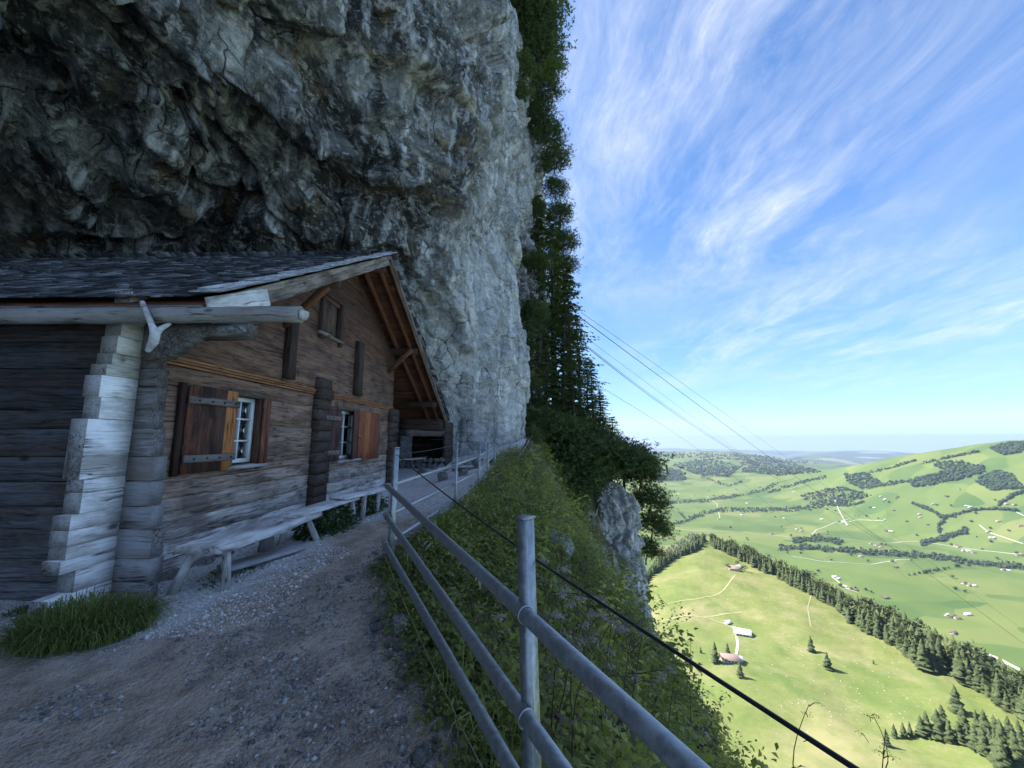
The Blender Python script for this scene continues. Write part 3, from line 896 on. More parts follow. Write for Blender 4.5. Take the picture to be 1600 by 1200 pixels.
def slope_z(x, y):
    x, y = np.asarray(x, float), np.asarray(y, float)
    d = np.maximum(x - edge_x(y), 0)
    a = np.interp(y, [-5, 3, 9, 16, 20, 24.3, 26.8, 40], [.48, .48, .54, .98, 1.5, 1.75, .68, .68])
    b = np.interp(y, [-5, 3, 9, 16, 20, 24.3, 26.8, 40], [.15, .15, .115, .16, .14, .14, .02, .02])
    z = edge_z(y) - a * d - b * d * d
    dd = np.maximum(d - np.interp(y, [0, 10, 20, 25, 30, 45], [3.0, 4.5, 5.0, 5.2, 5.0, 3.6]), 0)
    return z - np.interp(y, [0, 22, 27], [.9, .9, 4.0]) * dd - .10 * dd * dd


def build_path():
    ny, nx = 420, 260
    yy = np.concatenate([np.linspace(-4, 1, 40, endpoint=False), np.linspace(1, 8, 260, endpoint=False), np.linspace(8, 20, 120)])
    t = np.linspace(0, 1, nx)
    t = np.concatenate([np.linspace(0, .42, 40, endpoint=False), np.linspace(.42, 1, nx - 40)])
    Y = np.repeat(yy[:, None], nx, 1)
    X = -14 + (edge_x(Y) + .12 + 14) * t[None, :]
    Z = ground_z(X, Y)
    p = np.stack([X, Y, Z], 2).reshape(-1, 3)
    q = p * np.array([1, 1, 0])
    p[:, 2] += .030 * fbm(q * 1.3, 3, 5) + .014 * fbm(q * 6, 3, 6) + .006 * fbm(q * 22, 2, 7)
    p[:, 2] -= .10 * sstep(.25, -.12, edge_x(p[:, 1]) - p[:, 0])
    return obj_np('gravel_path', p, grid_faces(ny, nx), M['path'], smooth=True, kind='structure')


path = build_path()


def build_slope():
    yy = np.concatenate([np.linspace(-6, 10, 150, endpoint=False), np.linspace(10, 60, 190)])
    dd = np.concatenate([np.linspace(-.15, 6, 110, endpoint=False), np.linspace(6, 30, 60)])
    Y = np.repeat(yy[:, None], len(dd), 1)
    X = edge_x(Y) + dd[None, :]
    Z = slope_z(X, Y)
    Z = np.where(dd[None, :] < 0, Z - .12, Z)
    p = np.stack([X, Y, Z], 2).reshape(-1, 3)
    am = sstep(.1, .9, np.tile(dd, len(yy)))
    p[:, 2] += am * (.22 * fbm(p * .5, 4, 31) + .12 * fbm(p * 1.6, 4, 32, ridged=True) + .05 * fbm(p * 5, 3, 33))
    p[:, 0] += am * .15 * fbm(p * .9, 3, 34)
    return obj_np('steep_slope', p, grid_faces(len(yy), len(dd)), M['soil'], smooth=False, kind='structure')


slope = build_slope()


# ------------------------------------------------------------------ valley, hills and plain
AZC = [-90, 0, 10, 17.3, 24.3, 31, 39, 45, 50, 60, 90]
RCR = [300, 330, 430, 620, 800, 705, 600, 530, 470, 400, 330]
ZCR = [-230, -225, -215, -200, -178, -186, -192, -189, -186, -180, -180]
RIDGE = ([-90, 0, 12, 20, 25, 30, 34, 38, 42, 46, 50, 55, 62, 90], [-470, -470, -470, -480, -470, -440, -395, -330, -205, -108, -44, 10, 40, 40])


def terrain_z(x, y):
    x, y = np.asarray(x, float), np.asarray(y, float)
    shp = x.shape
    x, y = x.ravel(), y.ravel()
    r = np.hypot(x, y)
    az = np.degrees(np.arctan2(x, y))
    q = np.stack([x, y, np.zeros_like(x)], 1)
    rc, zcr = np.interp(az, AZC, RCR), np.interp(az, AZC, ZCR)
    inner = lerp(-196, zcr, sstep(.45, 1.0, r / rc)) + 9 * fbm(q * .006, 3, 201) + 3.0 * fbm(q * .028, 4, 202)
    inner += np.maximum(0, 230 - r) * .18
    back = zcr - .62 * np.maximum(r - rc, 0) ** 1.02
    hill = np.where(r < rc, inner, back + 6 * fbm(q * .012, 3, 203) * sstep(0, 60, r - rc))
    # valley floor, gently rolling
    v = -606 + 26 * fbm(q * .0011, 4, 211) * sstep(1400, 2400, r) + 10 * fbm(q * .004, 3, 212)
    # the ridge and the long hill on the right
    rz = np.interp(az, *RIDGE)
    r0 = np.interp(az, [0, 25, 33, 42, 60], [6300, 6300, 5900, 4700, 4500])
    w0 = np.interp(az, [0, 25, 33, 42, 60], [2300, 2300, 2200, 1500, 1700])
    up = sstep(r0 - w0, r0, r) * np.where(r > r0, 1 - sstep(r0, r0 + 2600, r) * .9, 1.0)
    v = v + (rz + 606) * up + (18 * fbm(q * .0016, 4, 215) + 8 * fbm(q * .006, 3, 216)) * up
    # wooded hills behind on the left
    hz = np.interp(az, [-90, 10, 16, 20, 24, 28, 32, 36, 40, 90], [-330, -330, -345, -355, -320, -330, -400, -520, -600, -600])
    h2 = np.exp(-((r - 9300) / 1500.0) ** 2)
    v = v + np.maximum(hz + 600 + 60 * fbm(q * .0007, 4, 220), 0) * h2
    # lowland and the last low hills
    low = -1050 + 60 * fbm(q * .00016, 4, 230)
    v = lerp(v, low, sstep(10500, 16000, r))
    v = v + 420 * np.exp(-((az - 41) / 7.0) ** 2) * np.exp(-((r - 25000) / 4500.0) ** 2) + (400 + 120 * fbm(q * .0009, 3, 240)) * np.exp(-((az - 37) / 5.0) ** 2) * np.exp(-((r - 15500) / 1800.0) ** 2)
    v = v + 120 * np.exp(-((az - 24) / 9.0) ** 2) * np.exp(-((r - 33000) / 5000.0) ** 2)
    z = np.maximum(hill, v)
    z = np.where(r > 2600, v, z)
    return z.reshape(shp)


RS = np.geomspace(112, 37000, 900)
TAZ = np.radians(np.linspace(-2, 60, 500))
TAB = terrain_z(np.sin(TAZ)[:, None] * RS[None], np.cos(TAZ)[:, None] * RS[None])


def land_z(x, y):
    """ground height from the table"""
    x, y = np.asarray(x, float), np.asarray(y, float)
    a = np.clip((np.arctan2(x, y) - TAZ[0]) / (TAZ[1] - TAZ[0]), 0, 498.999)
    b = np.clip(np.log(np.hypot(x, y) / RS[0]) / math.log(RS[1] / RS[0]), 0, 898.999)
    i, j = a.astype(int), b.astype(int)
    f, g = a - i, b - j
    return (TAB[i, j] * (1 - f) + TAB[i + 1, j] * f) * (1 - g) + (TAB[i, j + 1] * (1 - f) + TAB[i + 1, j + 1] * f) * g


def to_land(u, v):
    """where the sight line through a photo pixel first meets the land"""
    d = ray(u, v)
    h = math.hypot(d[0], d[1])
    a = min(max((math.atan2(d[0], d[1]) - TAZ[0]) / (TAZ[1] - TAZ[0]), 0), 498.999)
    i = int(a)
    t = TAB[i] * (1 - a + i) + TAB[i + 1] * (a - i)
    z = EYE[2] + d[2] / h * RS
    b = np.nonzero(z < t)[0]
    if not len(b):
        return None
    k = max(b[0], 1)
    f0, f1 = z[k - 1] - t[k - 1], z[k] - t[k]
    f = f0 / (f0 - f1 + 1e-12)
    r = RS[k - 1] + (RS[k] - RS[k - 1]) * min(max(f, 0), 1)
    X, Y = d[0] / h * r, d[1] / h * r
    return np.array([X, Y, float(land_z(X, Y))])


def build_land():
    az = np.radians(np.concatenate([np.linspace(-80, 8, 40, endpoint=False), np.linspace(8, 56, 340, endpoint=False), np.linspace(56, 100, 30)]))
    r = np.concatenate([np.geomspace(110, 1500, 190, endpoint=False), np.geomspace(1500, 12000, 210, endpoint=False), np.geomspace(12000, 37000, 80)])
    A, R = np.meshgrid(az, r, indexing='ij')
    X, Y = np.sin(A) * R, np.cos(A) * R
    Z = terrain_z(X, Y)
    return obj_np('valley_terrain', np.stack([X, Y, Z], 2).reshape(-1, 3), grid_faces(len(az), len(r)), M['meadow'], smooth=True, kind='structure')


land = build_land()

# the air over the valley
hm = bpy.data.materials.new('haze_air')
hm.use_nodes = True
ht = NT(hm.node_tree)
pv = ht.n('ShaderNodeVolumePrincipled', i={'Color': (0.64, 0.77, 1.0, 1), 'Density': 4.0e-5, 'Anisotropy': 0.2})
ht.link(pv.outputs[0], ht.n('ShaderNodeOutputMaterial').inputs['Volume'])
obj_np('haze', box_v(-41000, 41000, -41000, 41000, -1300, 110), BOXF, hm, kind='stuff')
# ------------------------------------------------------------------ the log hut
W = -3.75                                       # plane of the gable wall
hut = empty('log_hut', (W, 7.4, 0.0), 'weathered log hut with shingled gable roof tucked under the rock overhang', 'hut')
T_DARK, T_BROWN, T_GREY = (0.13, 0.064, 0.041), (0.225, 0.130, 0.087), (0.36, 0.268, 0.205)
T_PALE, T_WHITE, T_SIDE = (0.58, 0.55, 0.50), (0.95, 0.93, 0.89), (0.16, 0.16, 0.165)


def yz(u, v, x=None):
    p = on_x(u, v, W if x is None else x)
    return p[1], p[2]


def tint_mix(a, b, t):
    return tuple(lerp(p, q, t) for p, q in zip(a, b))


def jit(c, a, b):
    f = random.uniform(a, b)
    return tuple(q * f for q in c)


Y0, Y1 = 3.66, 11.25                            # near and far corner of the gable wall
Yw1a, Yw1b = yz(366, 660)[0], yz(404, 660)[0] + .10
z1a, z1b = yz(392, 722)[1], yz(392, 622)[1]
Yw2a, Yw2b = yz(528, 690)[0], yz(555, 690)[0] + .12
z2a, z2b = yz(540, 716)[1], yz(540, 642)[1]
openings = [(Yw1a - .12, Yw1b, z1a, z1b), (Yw2a - .1, Yw2b, z2a, z2b)]
ridge_y, ridge_z, eave_y, eave_z, far_y, far_z = 8.1, 5.52, 3.42, 2.78, 15.4, 2.10


def roof_under(y):
    return (lerp(eave_z, ridge_z, (y - eave_y) / (ridge_y - eave_y)) if y < ridge_y else lerp(ridge_z, far_z, (y - ridge_y) / (far_y - ridge_y))) - .22


cut = {}
for v in (597, 658, 739, 757, 784, 823, 856, 884):
    cut[v] = yz(236, v)[1]
zc_ = yz(252, 564)[1]                           # moulding height
levels = [yz(236, 920)[1] + .03, cut[884], cut[856], cut[823], cut[784], cut[757], cut[739], cut[658], cut[597], zc_ - .02]
TH = .15
nlev = len(levels) - 1
for k in range(nlev):
    za, zb = levels[k], levels[k + 1]
    zm = (za + zb) / 2
    t = k / (nlev - 1)
    tint = T_PALE if k < 2 else tint_mix(T_PALE, T_GREY, (k - 1) / 3) if k < 5 else tint_mix(T_GREY, T_BROWN, (k - 4) / 4)
    tint = jit(tint, .85, 1.15)
    ext = [.50, .30, .42, .40, .33, .34, .36, .30, .27][k]
    xw = W - TH / 2 + random.uniform(-.008, .008)
    pieces = [(Y0 + .14, Y1, za, zb)]
    for (a, b, c, d) in openings:
        if c >= zb or d <= za:
            continue
        new = []
        for (p, q, e, f) in pieces:
            if q <= a or p >= b:
                new.append((p, q, e, f))
                continue
            new += [(p, a, e, f), (b, q, e, f)]
            if e < c:
                new.append((a, b, e, c))
            if f > d:
                new.append((a, b, d, f))
        pieces = [w_ for w_ in new if w_[1] - w_[0] > .03 and w_[3] - w_[2] > .02]
    for (p, q, e, f) in pieces:
        beam('wall_log', (xw, p, (e + f) / 2), (xw, q, (e + f) / 2), TH, f - e - .004, M['wood'], hut, tint, wob=.004, bev=.005)
    # the same log runs on past the corner: bleached end
    n_sub = 2 if k in (2, 3, 7, 8) else 1
    for j in range(n_sub):
        z0s, z1s = lerp(za, zb, j / n_sub), lerp(za, zb, (j + 1) / n_sub)
        e = ext + random.uniform(-.03, .03)
        le = beam('log_end', (W - .07 + random.uniform(-.012, .006), Y0 - e, (z0s + z1s) / 2), (W - .07, Y0 + .01, (z0s + z1s) / 2), .155, z1s - z0s - .004, M['white_wood'],
             hut, jit(T_WHITE if k < 8 else (0.62, 0.60, 0.52), .85, 1.1), wob=.0015, bev=.003)
        le.data.materials.append(M['shaded_end_grain'])
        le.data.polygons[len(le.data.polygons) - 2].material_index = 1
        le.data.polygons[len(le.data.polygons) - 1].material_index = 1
# upper corner logs carry on to the eave
zt = levels[-1]
for j, h in enumerate((.17, .15, .16, .15)):
    le = beam('log_end', (W - .07, Y0 - (.24 - .02 * j), zt + h / 2), (W - .07, Y0 + .01, zt + h / 2), .155, h - .008, M['white_wood'], hut, (0.70, 0.67, 0.58), wob=.0015, bev=.003)
    le.data.materials.append(M['shaded_end_grain'])
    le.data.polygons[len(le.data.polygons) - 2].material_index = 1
    zt += h
# crossing logs of the side wall, their ends sticking out over the gable wall
off = (levels[1] - levels[0]) * .5
zs = levels[0] - .09
k = 0
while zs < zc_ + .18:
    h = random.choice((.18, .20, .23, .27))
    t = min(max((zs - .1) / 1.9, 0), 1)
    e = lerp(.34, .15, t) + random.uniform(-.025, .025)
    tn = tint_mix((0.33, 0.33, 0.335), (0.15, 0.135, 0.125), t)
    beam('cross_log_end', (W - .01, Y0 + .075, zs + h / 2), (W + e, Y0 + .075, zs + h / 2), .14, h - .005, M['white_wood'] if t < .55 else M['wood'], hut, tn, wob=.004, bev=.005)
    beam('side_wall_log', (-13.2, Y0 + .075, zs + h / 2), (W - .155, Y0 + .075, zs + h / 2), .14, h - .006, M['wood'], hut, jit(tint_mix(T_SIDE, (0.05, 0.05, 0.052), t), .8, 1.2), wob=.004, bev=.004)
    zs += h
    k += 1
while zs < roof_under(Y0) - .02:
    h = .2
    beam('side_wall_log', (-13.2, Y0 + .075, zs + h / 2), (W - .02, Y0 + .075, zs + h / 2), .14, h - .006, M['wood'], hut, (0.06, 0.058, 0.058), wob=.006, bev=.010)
    zs += h
# sill log lying on the footing, running out past the corner
beam('sill_log', (W - .06, Y0 - .62, levels[0] - .09), (W - .06, Y0 - .02, levels[0] - .08), .17, .20, M['white_wood'], hut, (0.56, 0.555, 0.54), wob=.012, bev=.02)
beam('sill_log', (W - .5, Y0 + .02, levels[0] - .19), (W + .40, Y0 + .02, levels[0] - .19), .17, .17, M['white_wood'], hut, (0.36, 0.36, 0.36), wob=.012, bev=.02)

# footing of field stones
M_st = []


def stone_mesh(seed, n=2):
    r = np.random.default_rng(seed)
    g = [np.array(v, float) for v in ((0, 0, 1), (.9, 0, .45), (.28, .85, .45), (-.72, .53, .45), (-.72, -.53, .45), (.28, -.85, .45),
                                      (.72, .53, -.45), (-.28, .85, -.45), (-.9, 0, -.45), (-.28, -.85, -.45), (.72, -.53, -.45), (0, 0, -1))]
    F = [(0, 1, 2), (0, 2, 3), (0, 3, 4), (0, 4, 5), (0, 5, 1), (1, 6, 2), (2, 7, 3), (3, 8, 4), (4, 9, 5), (5, 10, 1), (2, 6, 7), (3, 7, 8), (4, 8, 9), (5, 9, 10), (1, 10, 6), (7, 6, 11), (8, 7, 11), (9, 8, 11), (10, 9, 11), (6, 10, 11)]
    V = np.array(g)
    F = np.array(F)
    if n > 1:
        cache, Vl, Fn = {}, list(V), []

        def midp(a, b):
            k = (min(a, b), max(a, b))
            if k not in cache:
                m = (Vl[a] + Vl[b]) / 2
                Vl.append(m / np.linalg.norm(m))
                cache[k] = len(Vl) - 1
            return cache[k]
        for a, b, c in F:
            ab, bc, ca = midp(a, b), midp(b, c), midp(c, a)
            Fn += [(a, ab, ca), (b, bc, ab), (c, ca, bc), (ab, bc, ca)]
        V, F = np.array(Vl), np.array(Fn)
    # flatten along a few random planes so that it reads as a broken stone
    for _ in range(7):
        d = r.normal(size=3)
        d /= np.linalg.norm(d)
        h = r.uniform(.55, .85)
        s = V @ d
        V = V - np.maximum(s - h, 0)[:, None] * d
    V += r.normal(0, .02, V.shape)
    return V, F


stone_me = []
for q in range(5):
    V_, F_ = stone_mesh(100 + q)
    stone_me.append(mesh_np('stone', V_, F_, M['boulder']))
y = Y0 + .2
while y < 7.6:
    wd = random.uniform(.16, .34)
    for zz in (.07, .25):
        if zz > .2 and random.random() < .35:
            continue
        o = bpy.data.objects.new('footing_stone', random.choice(stone_me))
        gz = float(ground_z(W, y))
        hz = (levels[0] - .06 - gz)
        place(o, Matrix.Translation((W + random.uniform(-.06, .03), y + wd / 2 + (wd * .4 if zz > .2 else 0), gz + zz * hz / .3)) @ Matrix.Rotation(random.uniform(0, 6), 4, 'Z') @ Matrix.Diagonal((wd * .62, wd * .62, .13, 1)), hut)
    y += wd
beam('footing_wall', (W - .19, Y0 + .2, .0), (W - .19, Y1 - .1, .0), .2, .44, M['boulder'], hut, wob=.02)

# moulding strips between wall and gable
for j, (dz, dx, h) in enumerate(((0.0, .020, .030), (.034, .034, .026), (.064, .048, .030))):
    beam('moulding', (W + dx / 2 - .01, Y0 + .16, zc_ + dz), (W + dx / 2 - .01, Y1 - .02, zc_ + dz), dx + .02, h, M['fresh_wood'], hut, (0.34, 0.16, 0.075), wob=.002, bev=.006)
# gable boards above the moulding
ga = [zc_ + .085]
while ga[-1] < ridge_z - .3:
    ga.append(ga[-1] + random.choice((.34, .38, .42)))
ay0, ay1 = yz(500, 500)[0], yz(531, 500)[0]
az0, az1 = yz(515, 526)[1], yz(515, 476)[1]
for k in range(len(ga) - 1):
    za, zb = ga[k], ga[k + 1]
    slope_n, slope_f = (ridge_z - eave_z) / (ridge_y - eave_y), (ridge_z - far_z) / (far_y - ridge_y)
    yn = lambda z: max(Y0 + .1, eave_y + (z + .20 - eave_z) / slope_n)
    yf = lambda z: min(Y1, far_y - (z + .20 - far_z) / slope_f)
    if yf(za) - yn(za) < .3:
        continue
    zb = min(zb, ridge_z - .25)
    segs = [(yn(za), yn(zb), yf(za), yf(zb))]
    if zb > az0 + .05 and za < az1 - .05:
        segs = [(yn(za), yn(zb), ay0, ay0), (ay1, ay1, yf(za), yf(zb))]
    tn = tint_mix(T_BROWN, T_DARK, min(k / 4, 1))
    for a0, a1, b0, b1 in segs:
        if max(b0 - a0, b1 - a1) < .05:
            continue
        g_, z0, z1 = .004, za + .002, zb - .002
        a1, b1 = min(a1, b1 - .01), max(b1, a1 + .01)
        ym_ = (a0 + b0) / 2
        x0, x1 = -.06, .06
        cr = [(x0, z0), (x1 - g_, z0), (x1, z0 + g_), (x1, z1 - g_), (x1 - g_, z1), (x0, z1)]
        nn = 6
        tt = lambda z: (z - za) / (zb - za)
        Vq = np.array([[x, lerp(a0, a1, tt(z)) - ym_, z - (za + zb) / 2] for x, z in cr] + [[x, lerp(b0, b1, tt(z)) - ym_, z - (za + zb) / 2] for x, z in cr])
        Fq = [np.array([[i, (i + 1) % nn, nn + (i + 1) % nn, nn + i] for i in range(nn)])[:, ::-1], np.array([list(range(nn))]), np.array([[nn + i for i in range(nn)][::-1]])]
        og_ = obj_np('gable_log', Vq, Fq, M['wood'], hut, Matrix.Translation((W - .05 + random.uniform(-.006, .006), ym_, (za + zb) / 2)))
        og_.color = (*jit(tn, .85, 1.2), 1)
# dark stacks of inner-wall log ends, and the far corner
def log_stack(u0, u1, v0, v1, proud, tone):
    ya, _ = yz(u0, (v0 + v1) / 2)
    yb, _ = yz(u1, (v0 + v1) / 2)
    ym = (ya + yb) / 2
    za, zb = on_y((u0 + u1) / 2, v1, ym)[2], on_y((u0 + u1) / 2, v0, ym)[2]
    n = max(2, round((zb - za) / .19))
    for i in range(n):
        z0, z1 = lerp(za, zb, i / n), lerp(za, zb, (i + 1) / n)
        e = proud + random.uniform(-.03, .03)
        beam('cross_log_end', (W - .06, ym, (z0 + z1) / 2), (W + e, ym, (z0 + z1) / 2), (yb - ya) * .8, z1 - z0 - .008, M['wood'], hut, jit(tone, .8, 1.25), wob=.006, bev=.012)


log_stack(482, 508, 592, 792, .12, (0.075, 0.055, 0.045))
log_stack(603, 616, 640, 762, .12, (0.085, 0.062, 0.05))
# hanging clamp timbers of the gable
for u0, u1, v0, v1 in ((436, 457, 500, 592), (550, 564, 535, 618)):
    ya, yb = yz(u0, 560)[0], yz(u1, 560)[0]
    ym = (ya + yb) / 2
    za, zb = on_y((u0 + u1) / 2, v1, ym)[2], on_y((u0 + u1) / 2, v0, ym)[2]
    beam('clamp_timber', (W + .06, ym, za), (W + .06, ym, zb), (yb - ya) * .55, .13, M['wood'], hut, (0.055, 0.036, 0.028), up=(1, 0, 0), wob=.004)

# ---- windows
def window(name, ya, yb, za, zb, rows, cols, curtain):
    wdw = empty(name, (W, (ya + yb) / 2, za))
    wdw.parent = hut
    wdw.matrix_parent_inverse = WM[hut.name].inverted()
    xg = W - .10
    fr = .055
    for (a, b, c, d) in ((ya, ya + fr, za, zb), (yb - fr, yb, za, zb)):
        beam('frame', (xg, (a + b) / 2, c), (xg, (a + b) / 2, d), .05, b - a, M['white_paint'], wdw, up=(0, 1, 0), wob=.001, bev=.004)
    for c in (za + fr / 2, zb - fr / 2):
        beam('frame', (xg + .002, ya + fr, c), (xg + .002, yb - fr, c), .05, fr, M['white_paint'], wdw, wob=.001, bev=.004)
    for i in range(1, cols):
        yy = lerp(ya, yb, i / cols)
        beam('muntin', (xg + .006, yy, za + fr), (xg + .006, yy, zb - fr), .04, .026, M['white_paint'], wdw, up=(0, 1, 0), wob=.0005, bev=.003)
    for j in range(1, rows):
        zz = lerp(za, zb, j / rows)
        beam('muntin', (xg + .009, ya + fr, zz), (xg + .009, yb - fr, zz), .034, .022, M['white_paint'], wdw, wob=.0005, bev=.003)
    for i in range(cols):
        for j in range(rows):
            a, b = lerp(ya + fr * .5, yb - fr * .5, i / cols), lerp(ya + fr * .5, yb - fr * .5, (i + 1) / cols)
            c, d = lerp(za + fr * .5, zb - fr * .5, j / rows), lerp(za + fr * .5, zb - fr * .5, (j + 1) / rows)
            obj_np('pane', box_v(xg - .014, xg - .010, a, b, c, d), BOXF, M['glass'], wdw)
    # casing boards round the opening
    beam('casing', (W - .03, yb + .05, za - .10), (W - .03, yb + .05, zb + .06), .11, .10, M['wood'], wdw, (0.11, 0.062, 0.042), up=(0, 1, 0), wob=.003)
    beam('casing', (W - .03, ya - .04, zb + .05), (W - .03, yb + .08, zb + .05), .11, .09, M['wood'], wdw, (0.14, 0.10, 0.075), wob=.003)
    beam('sill', (W + .03, ya - .10, za - .05), (W + .03, yb + .10, za - .05), .17, .045, M['white_wood'], wdw, (0.40, 0.385, 0.37), wob=.003)
    if curtain:
        n = 24
        yy = np.linspace(ya + .04, lerp(ya, yb, .55), n)
        xx = W - .16 + .018 * np.sin(np.arange(n) * 1.9)
        V = np.concatenate([np.column_stack([xx, yy, np.full(n, za + .03)]), np.column_stack([xx, yy, np.full(n, zb - .02)])])
        F = np.array([[i, i + 1, n + i + 1, n + i] for i in range(n - 1)])
        obj_np('curtain', V, F, M['curtain'], wdw, smooth=True)
    return wdw


w1 = window('window', Yw1a - .08, Yw1b - .1, z1a, z1b, 3, 2, True)
w2 = window('window', Yw2a - .08, Yw2b - .1, z2a, z2b, 3, 2, False)
obj_np('inner_wall', box_v(-8.0, W - .34, Y0 + .25, Y1 - .2, .1, 2.2), BOXF, M['dark_room'], hut)


def shutter(y_hinge, y_free, za, zb, planks, tints, mat, bands, xoff=.03, swing=0.0):
    s = empty('shutter', (W + xoff, y_hinge, za))
    s.parent = hut
    s.matrix_parent_inverse = WM[hut.name].inverted()
    n = planks
    edges = np.linspace(0, 1, n + 1)
    sw = lambda t: (W + xoff + abs(y_free - y_hinge) * t * math.sin(swing), y_hinge + (y_free - y_hinge) * t * math.cos(swing))
    for i in range(n):
        t = (edges[i] + edges[i + 1]) / 2
        x, y = sw(t)
        wd = abs(y_free - y_hinge) / n
        M_, L = frame_y((x, y, za + random.uniform(-.01, .01)), (x, y, zb + random.uniform(-.01, .01)), (math.cos(swing), -math.sin(swing) * np.sign(y_free - y_hinge), 0))
        V, F = hewn(L, wd - .005, .026, wob=.0015, bev=.004, seed=i)
        o = obj_np('plank', V, [f[:, ::-1] for f in F], mat[i % len(mat)], s, M_)
        o.color = (*tints[i % len(tints)], 1)
    if bands:
        for zz in (za + (zb - za) * .16, zb - (zb - za) * .17):
            p0, p1 = sw(-.01), sw(1.0)
            beam('batten', (p0[0] + .028, p0[1], zz), (p1[0] + .028, p1[1], zz), .034, .085, M['white_wood'], s, (0.20, 0.17, 0.15), wob=.003)
            for t in (.15, .4, .65, .9):
                q = sw(t)
                obj_np('nail', box_v(q[0] + .044, q[0] + .052, q[1] - .011, q[1] + .011, zz - .011, zz + .011), BOXF, M['iron'], s)
    return s


s1h, s1f = on_x(288, 670, W + .06)[1], on_x(366, 670, W + .09)[1]
zs0, zs1 = on_x(300, 738, W)[2], on_x(300, 603, W)[2]
shutter(s1h, s1f, zs0, zs1, 4, [(0.17, 0.065, 0.036), (0.13, 0.058, 0.036), (0.10, 0.05, 0.034), (0.48, 0.19, 0.065)], [M['red_wood'], M['red_wood'], M['red_wood'], M['fresh_wood']], True, .06, rad(3))
beam('shutter_post', (W + .03, s1h - .04, zs0 - .02), (W + .03, s1h - .04, zs1 + .02), .05, .07, M['red_wood'], hut, (0.055, 0.026, 0.02), up=(0, 1, 0), wob=.002)
# inner reveal board of the near window, swung half open
r0 = yz(399, 670)[0]
shutter(yz(418, 670)[0], r0 + .05, z1a - .02, z1b + .02, 2, [(0.20, 0.08, 0.045), (0.24, 0.09, 0.05)], [M['red_wood']], False, .015, rad(12))
s2h, s2f = on_x(505, 690, W + .06)[1], on_x(530, 690, W + .09)[1]
shutter(s2h, s2f, on_x(515, 720, W)[2], on_x(515, 640, W)[2], 3, [(0.11, 0.052, 0.045), (0.10, 0.05, 0.044), (0.12, 0.06, 0.05)], [M['red_wood']], True, .06, rad(4))
shutter(yz(556, 690)[0], yz(541, 690)[0], z2a - .02, z2b + .02, 2, [(0.13, 0.06, 0.04)], [M['red_wood']], False, .02, rad(14))
s3 = shutter(yz(557, 690)[0], yz(590, 690)[0], on_x(572, 717, W)[2], on_x(572, 644, W)[2], 4, [(0.30, 0.085, 0.04), (0.44, 0.155, 0.055), (0.26, 0.075, 0.04), (0.22, 0.07, 0.04)], [M['fresh_wood']], False, .03, 0)
bar('shutter_hook', (W + .06, yz(556, 680)[0], on_x(558, 680, W)[2]), (W + .07, yz(560, 684)[0] + .05, on_x(558, 684, W)[2]), .012, M['steel'], hut)
# attic window
aw = empty('attic_window', (W, (ay0 + ay1) / 2, az0))
aw.parent = hut
aw.matrix_parent_inverse = WM[hut.name].inverted()
for yy in (ay0, ay1):
    beam('casing', (W + .0, yy, az0 - .12), (W + .0, yy, az1 + .14), .14, .10, M['wood'], aw, (0.065, 0.04, 0.03), up=(0, 1, 0), wob=.003)
beam('sill', (W + .02, ay0 - .1, az0 - .03), (W + .02, ay1 + .1, az0 - .03), .16, .05, M['wood'], aw, (0.30, 0.27, 0.25))
for i in range(3):
    yy = lerp(ay0 + .06, ay1 - .06, (i + .5) / 3)
    beam('plank', (W - .05, yy, az0), (W - .05, yy, az1 + .12), .03, (ay1 - ay0 - .12) / 3 - .006, M['red_wood'], aw, (0.12, 0.075, 0.055), up=(0, 1, 0), wob=.002)
beam('head', (W - .0, ay0 - .05, az1 + .17), (W - .0, ay1 + .05, az1 + .17), .13, .08, M['wood'], aw, (0.075, 0.045, 0.033))

# ---- roof
XV, XB = -2.93, -13.5                           # verge plane and back end
roof = empty('roof', (XV, ridge_y, ridge_z))
roof.parent = hut
roof.matrix_parent_inverse = WM[hut.name].inverted()


def roof_pt(side, t, x, dz=0.0):
    """t = 0 at the eave, 1 at the ridge; dz along the vertical"""
    ey, ez = (eave_y, eave_z) if side == 0 else (far_y, far_z)
    return np.array([x, lerp(ey, ridge_y, t), lerp(ez, ridge_z, t) + dz])


